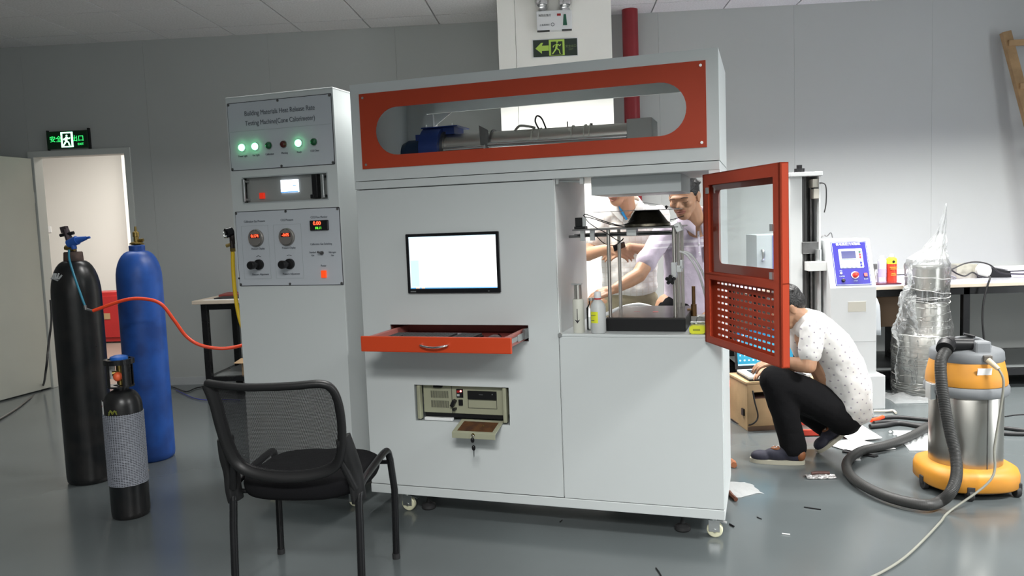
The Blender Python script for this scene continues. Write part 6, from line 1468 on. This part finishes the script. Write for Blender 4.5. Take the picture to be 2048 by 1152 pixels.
part('case', B().box(pp-V((.035, .004, .02)), pp+V((.035, .004, .02)), Euler((.6, -.35, .1)).to_matrix()), BLACKG, t2, bevel=.003)

# ---- crouching man, back to the picture's right
t = thing('person', 'crouching man in a white dotted T-shirt and black trousers, working at the laptop', 'person', (1.4, 4.42, 0))
Yn, Yf = 4.28, 4.56
hip = V((1.56, 4.42, .27)); kn = V((1.165, 4.31, .475)); an = V((1.275, 4.335, .10)); kf = V((1.25, 4.60, .38)); af = V((1.53, 4.55, .13))
shN, shF, nk = V((1.36, 4.27, .755)), V((1.36, 4.56, .755)), V((1.335, 4.41, .812))
eN, wN = at(1590, 735, 4.22), at(1528, 728, 4.40)
eN = V((1.325, 4.22, .57)); wN = V((1.235, 4.42, .56)); eF = V((1.42, 4.56, .50)); wF = V((1.28, 4.60, .50))
b = B()
hc = V((1.268, 4.42, .862))
L, R_, r = head(b, hc, math.radians(-90), math.radians(38), 1.0)
limb(b, [(hc+V((.02, 0, -.01)), .062), (nk+V((-.02, 0, .02)), .056), (nk+V((.05, 0, -.05)), .07)])
limb(b, [(shN, .048), (eN, .041), (eN.lerp(wN, .35), .040), (wN, .026)]); hand(b, wN, (-.9, .25, -.15), (0, -.3, .95), 1.0, .5, 1)
limb(b, [(shF, .048), (eF, .041), (wF, .026)]); hand(b, wF, (-.95, -.1, -.15), (0, -.1, .99), 1.0, .5, -1)
limb(b, [(V((1.42, 4.42, .70)), .11), (V((1.54, 4.42, .45)), .11), (hip, .12)])
limb(b, [(hip+V((0, -.08, 0)), .085), (kn, .058), (an, .04)]); limb(b, [(hip+V((0, .08, 0)), .085), (kf, .058), (af, .04)])
limb(b, [(an, .04), (an+V((.0, 0, -.04)), .04)])
sk = voxel(part('body', b, SKIN, t), .0045, 3)
face_parts(t, sk, L, R_, r); hair_cap(t, L, R_, r, 6)
# T-shirt: back arch from the neck down over the hips
b = B()
sp_pts = [((1.375, .77), .085), ((1.44, .715), .105), ((1.505, .63), .12), ((1.555, .53), .128), ((1.585, .43), .130), ((1.600, .33), .128), ((1.605, .29), .105)]
for (p, ra), (q, rb_) in zip(sp_pts, sp_pts[1:]):
    for j in range(6):
        u_ = j/6; x = p[0]+(q[0]-p[0])*u_; z = p[1]+(q[1]-p[1])*u_; rr = ra+(rb_-ra)*u_
        b.ball((x, 4.42, z), (rr, rr*1.5, rr), 18)
b.cap(nk+V((.035, 0, -.035)), V((1.41, 4.42, .75)), .075, .10)
b.cap(shN, V((1.42, 4.36, .74)), .066, .09); b.cap(shF, V((1.42, 4.48, .74)), .066, .09)
limb(b, [(shN, .066), (shN.lerp(eN, .62), .066)]); limb(b, [(shF, .066), (shF.lerp(eF, .6), .064)])
b.ball((1.61, 4.42, .275), (.112, .185, .085), 16)
voxel(part('t_shirt', b, DOTS, t), .009, 4, disp=.024, dscale=.10)
b = B()
limb(b, [(hip+V((.0, -.07, -.01)), .102), (hip.lerp(kn, .5)+V((0, -.015, .0)), .102), (kn, .082), (kn.lerp(an, .5)+V((.01, 0, 0)), .075), (an+V((0, 0, -.01)), .072)], 18)
limb(b, [(hip+V((0, .07, -.02)), .102), (hip.lerp(kf, .5), .10), (kf, .08), (kf.lerp(af, .5), .072), (af+V((0, 0, .0)), .06)], 18)
b.ball(hip+V((.01, 0, -.01)), (.118, .148, .112), 18)
b.ball(hip+V((.0, -.05, -.07)), (.09, .08, .06), 14)
voxel(part('trousers', b, PANTS, t), .010, 3, disp=.014)
shoe(t, (1.045, 4.37, 0), (1.325, 4.30, 0), (0, 0, 1))
shoe(t, (1.465, 4.50, .0), (1.66, 4.50, .155), (-.62, 0, .78))
part('sock', B().cap(an+V((.0, 0, -.02)), an+V((0, 0, .03)), .042, .042), PANTS, t, smooth=60)
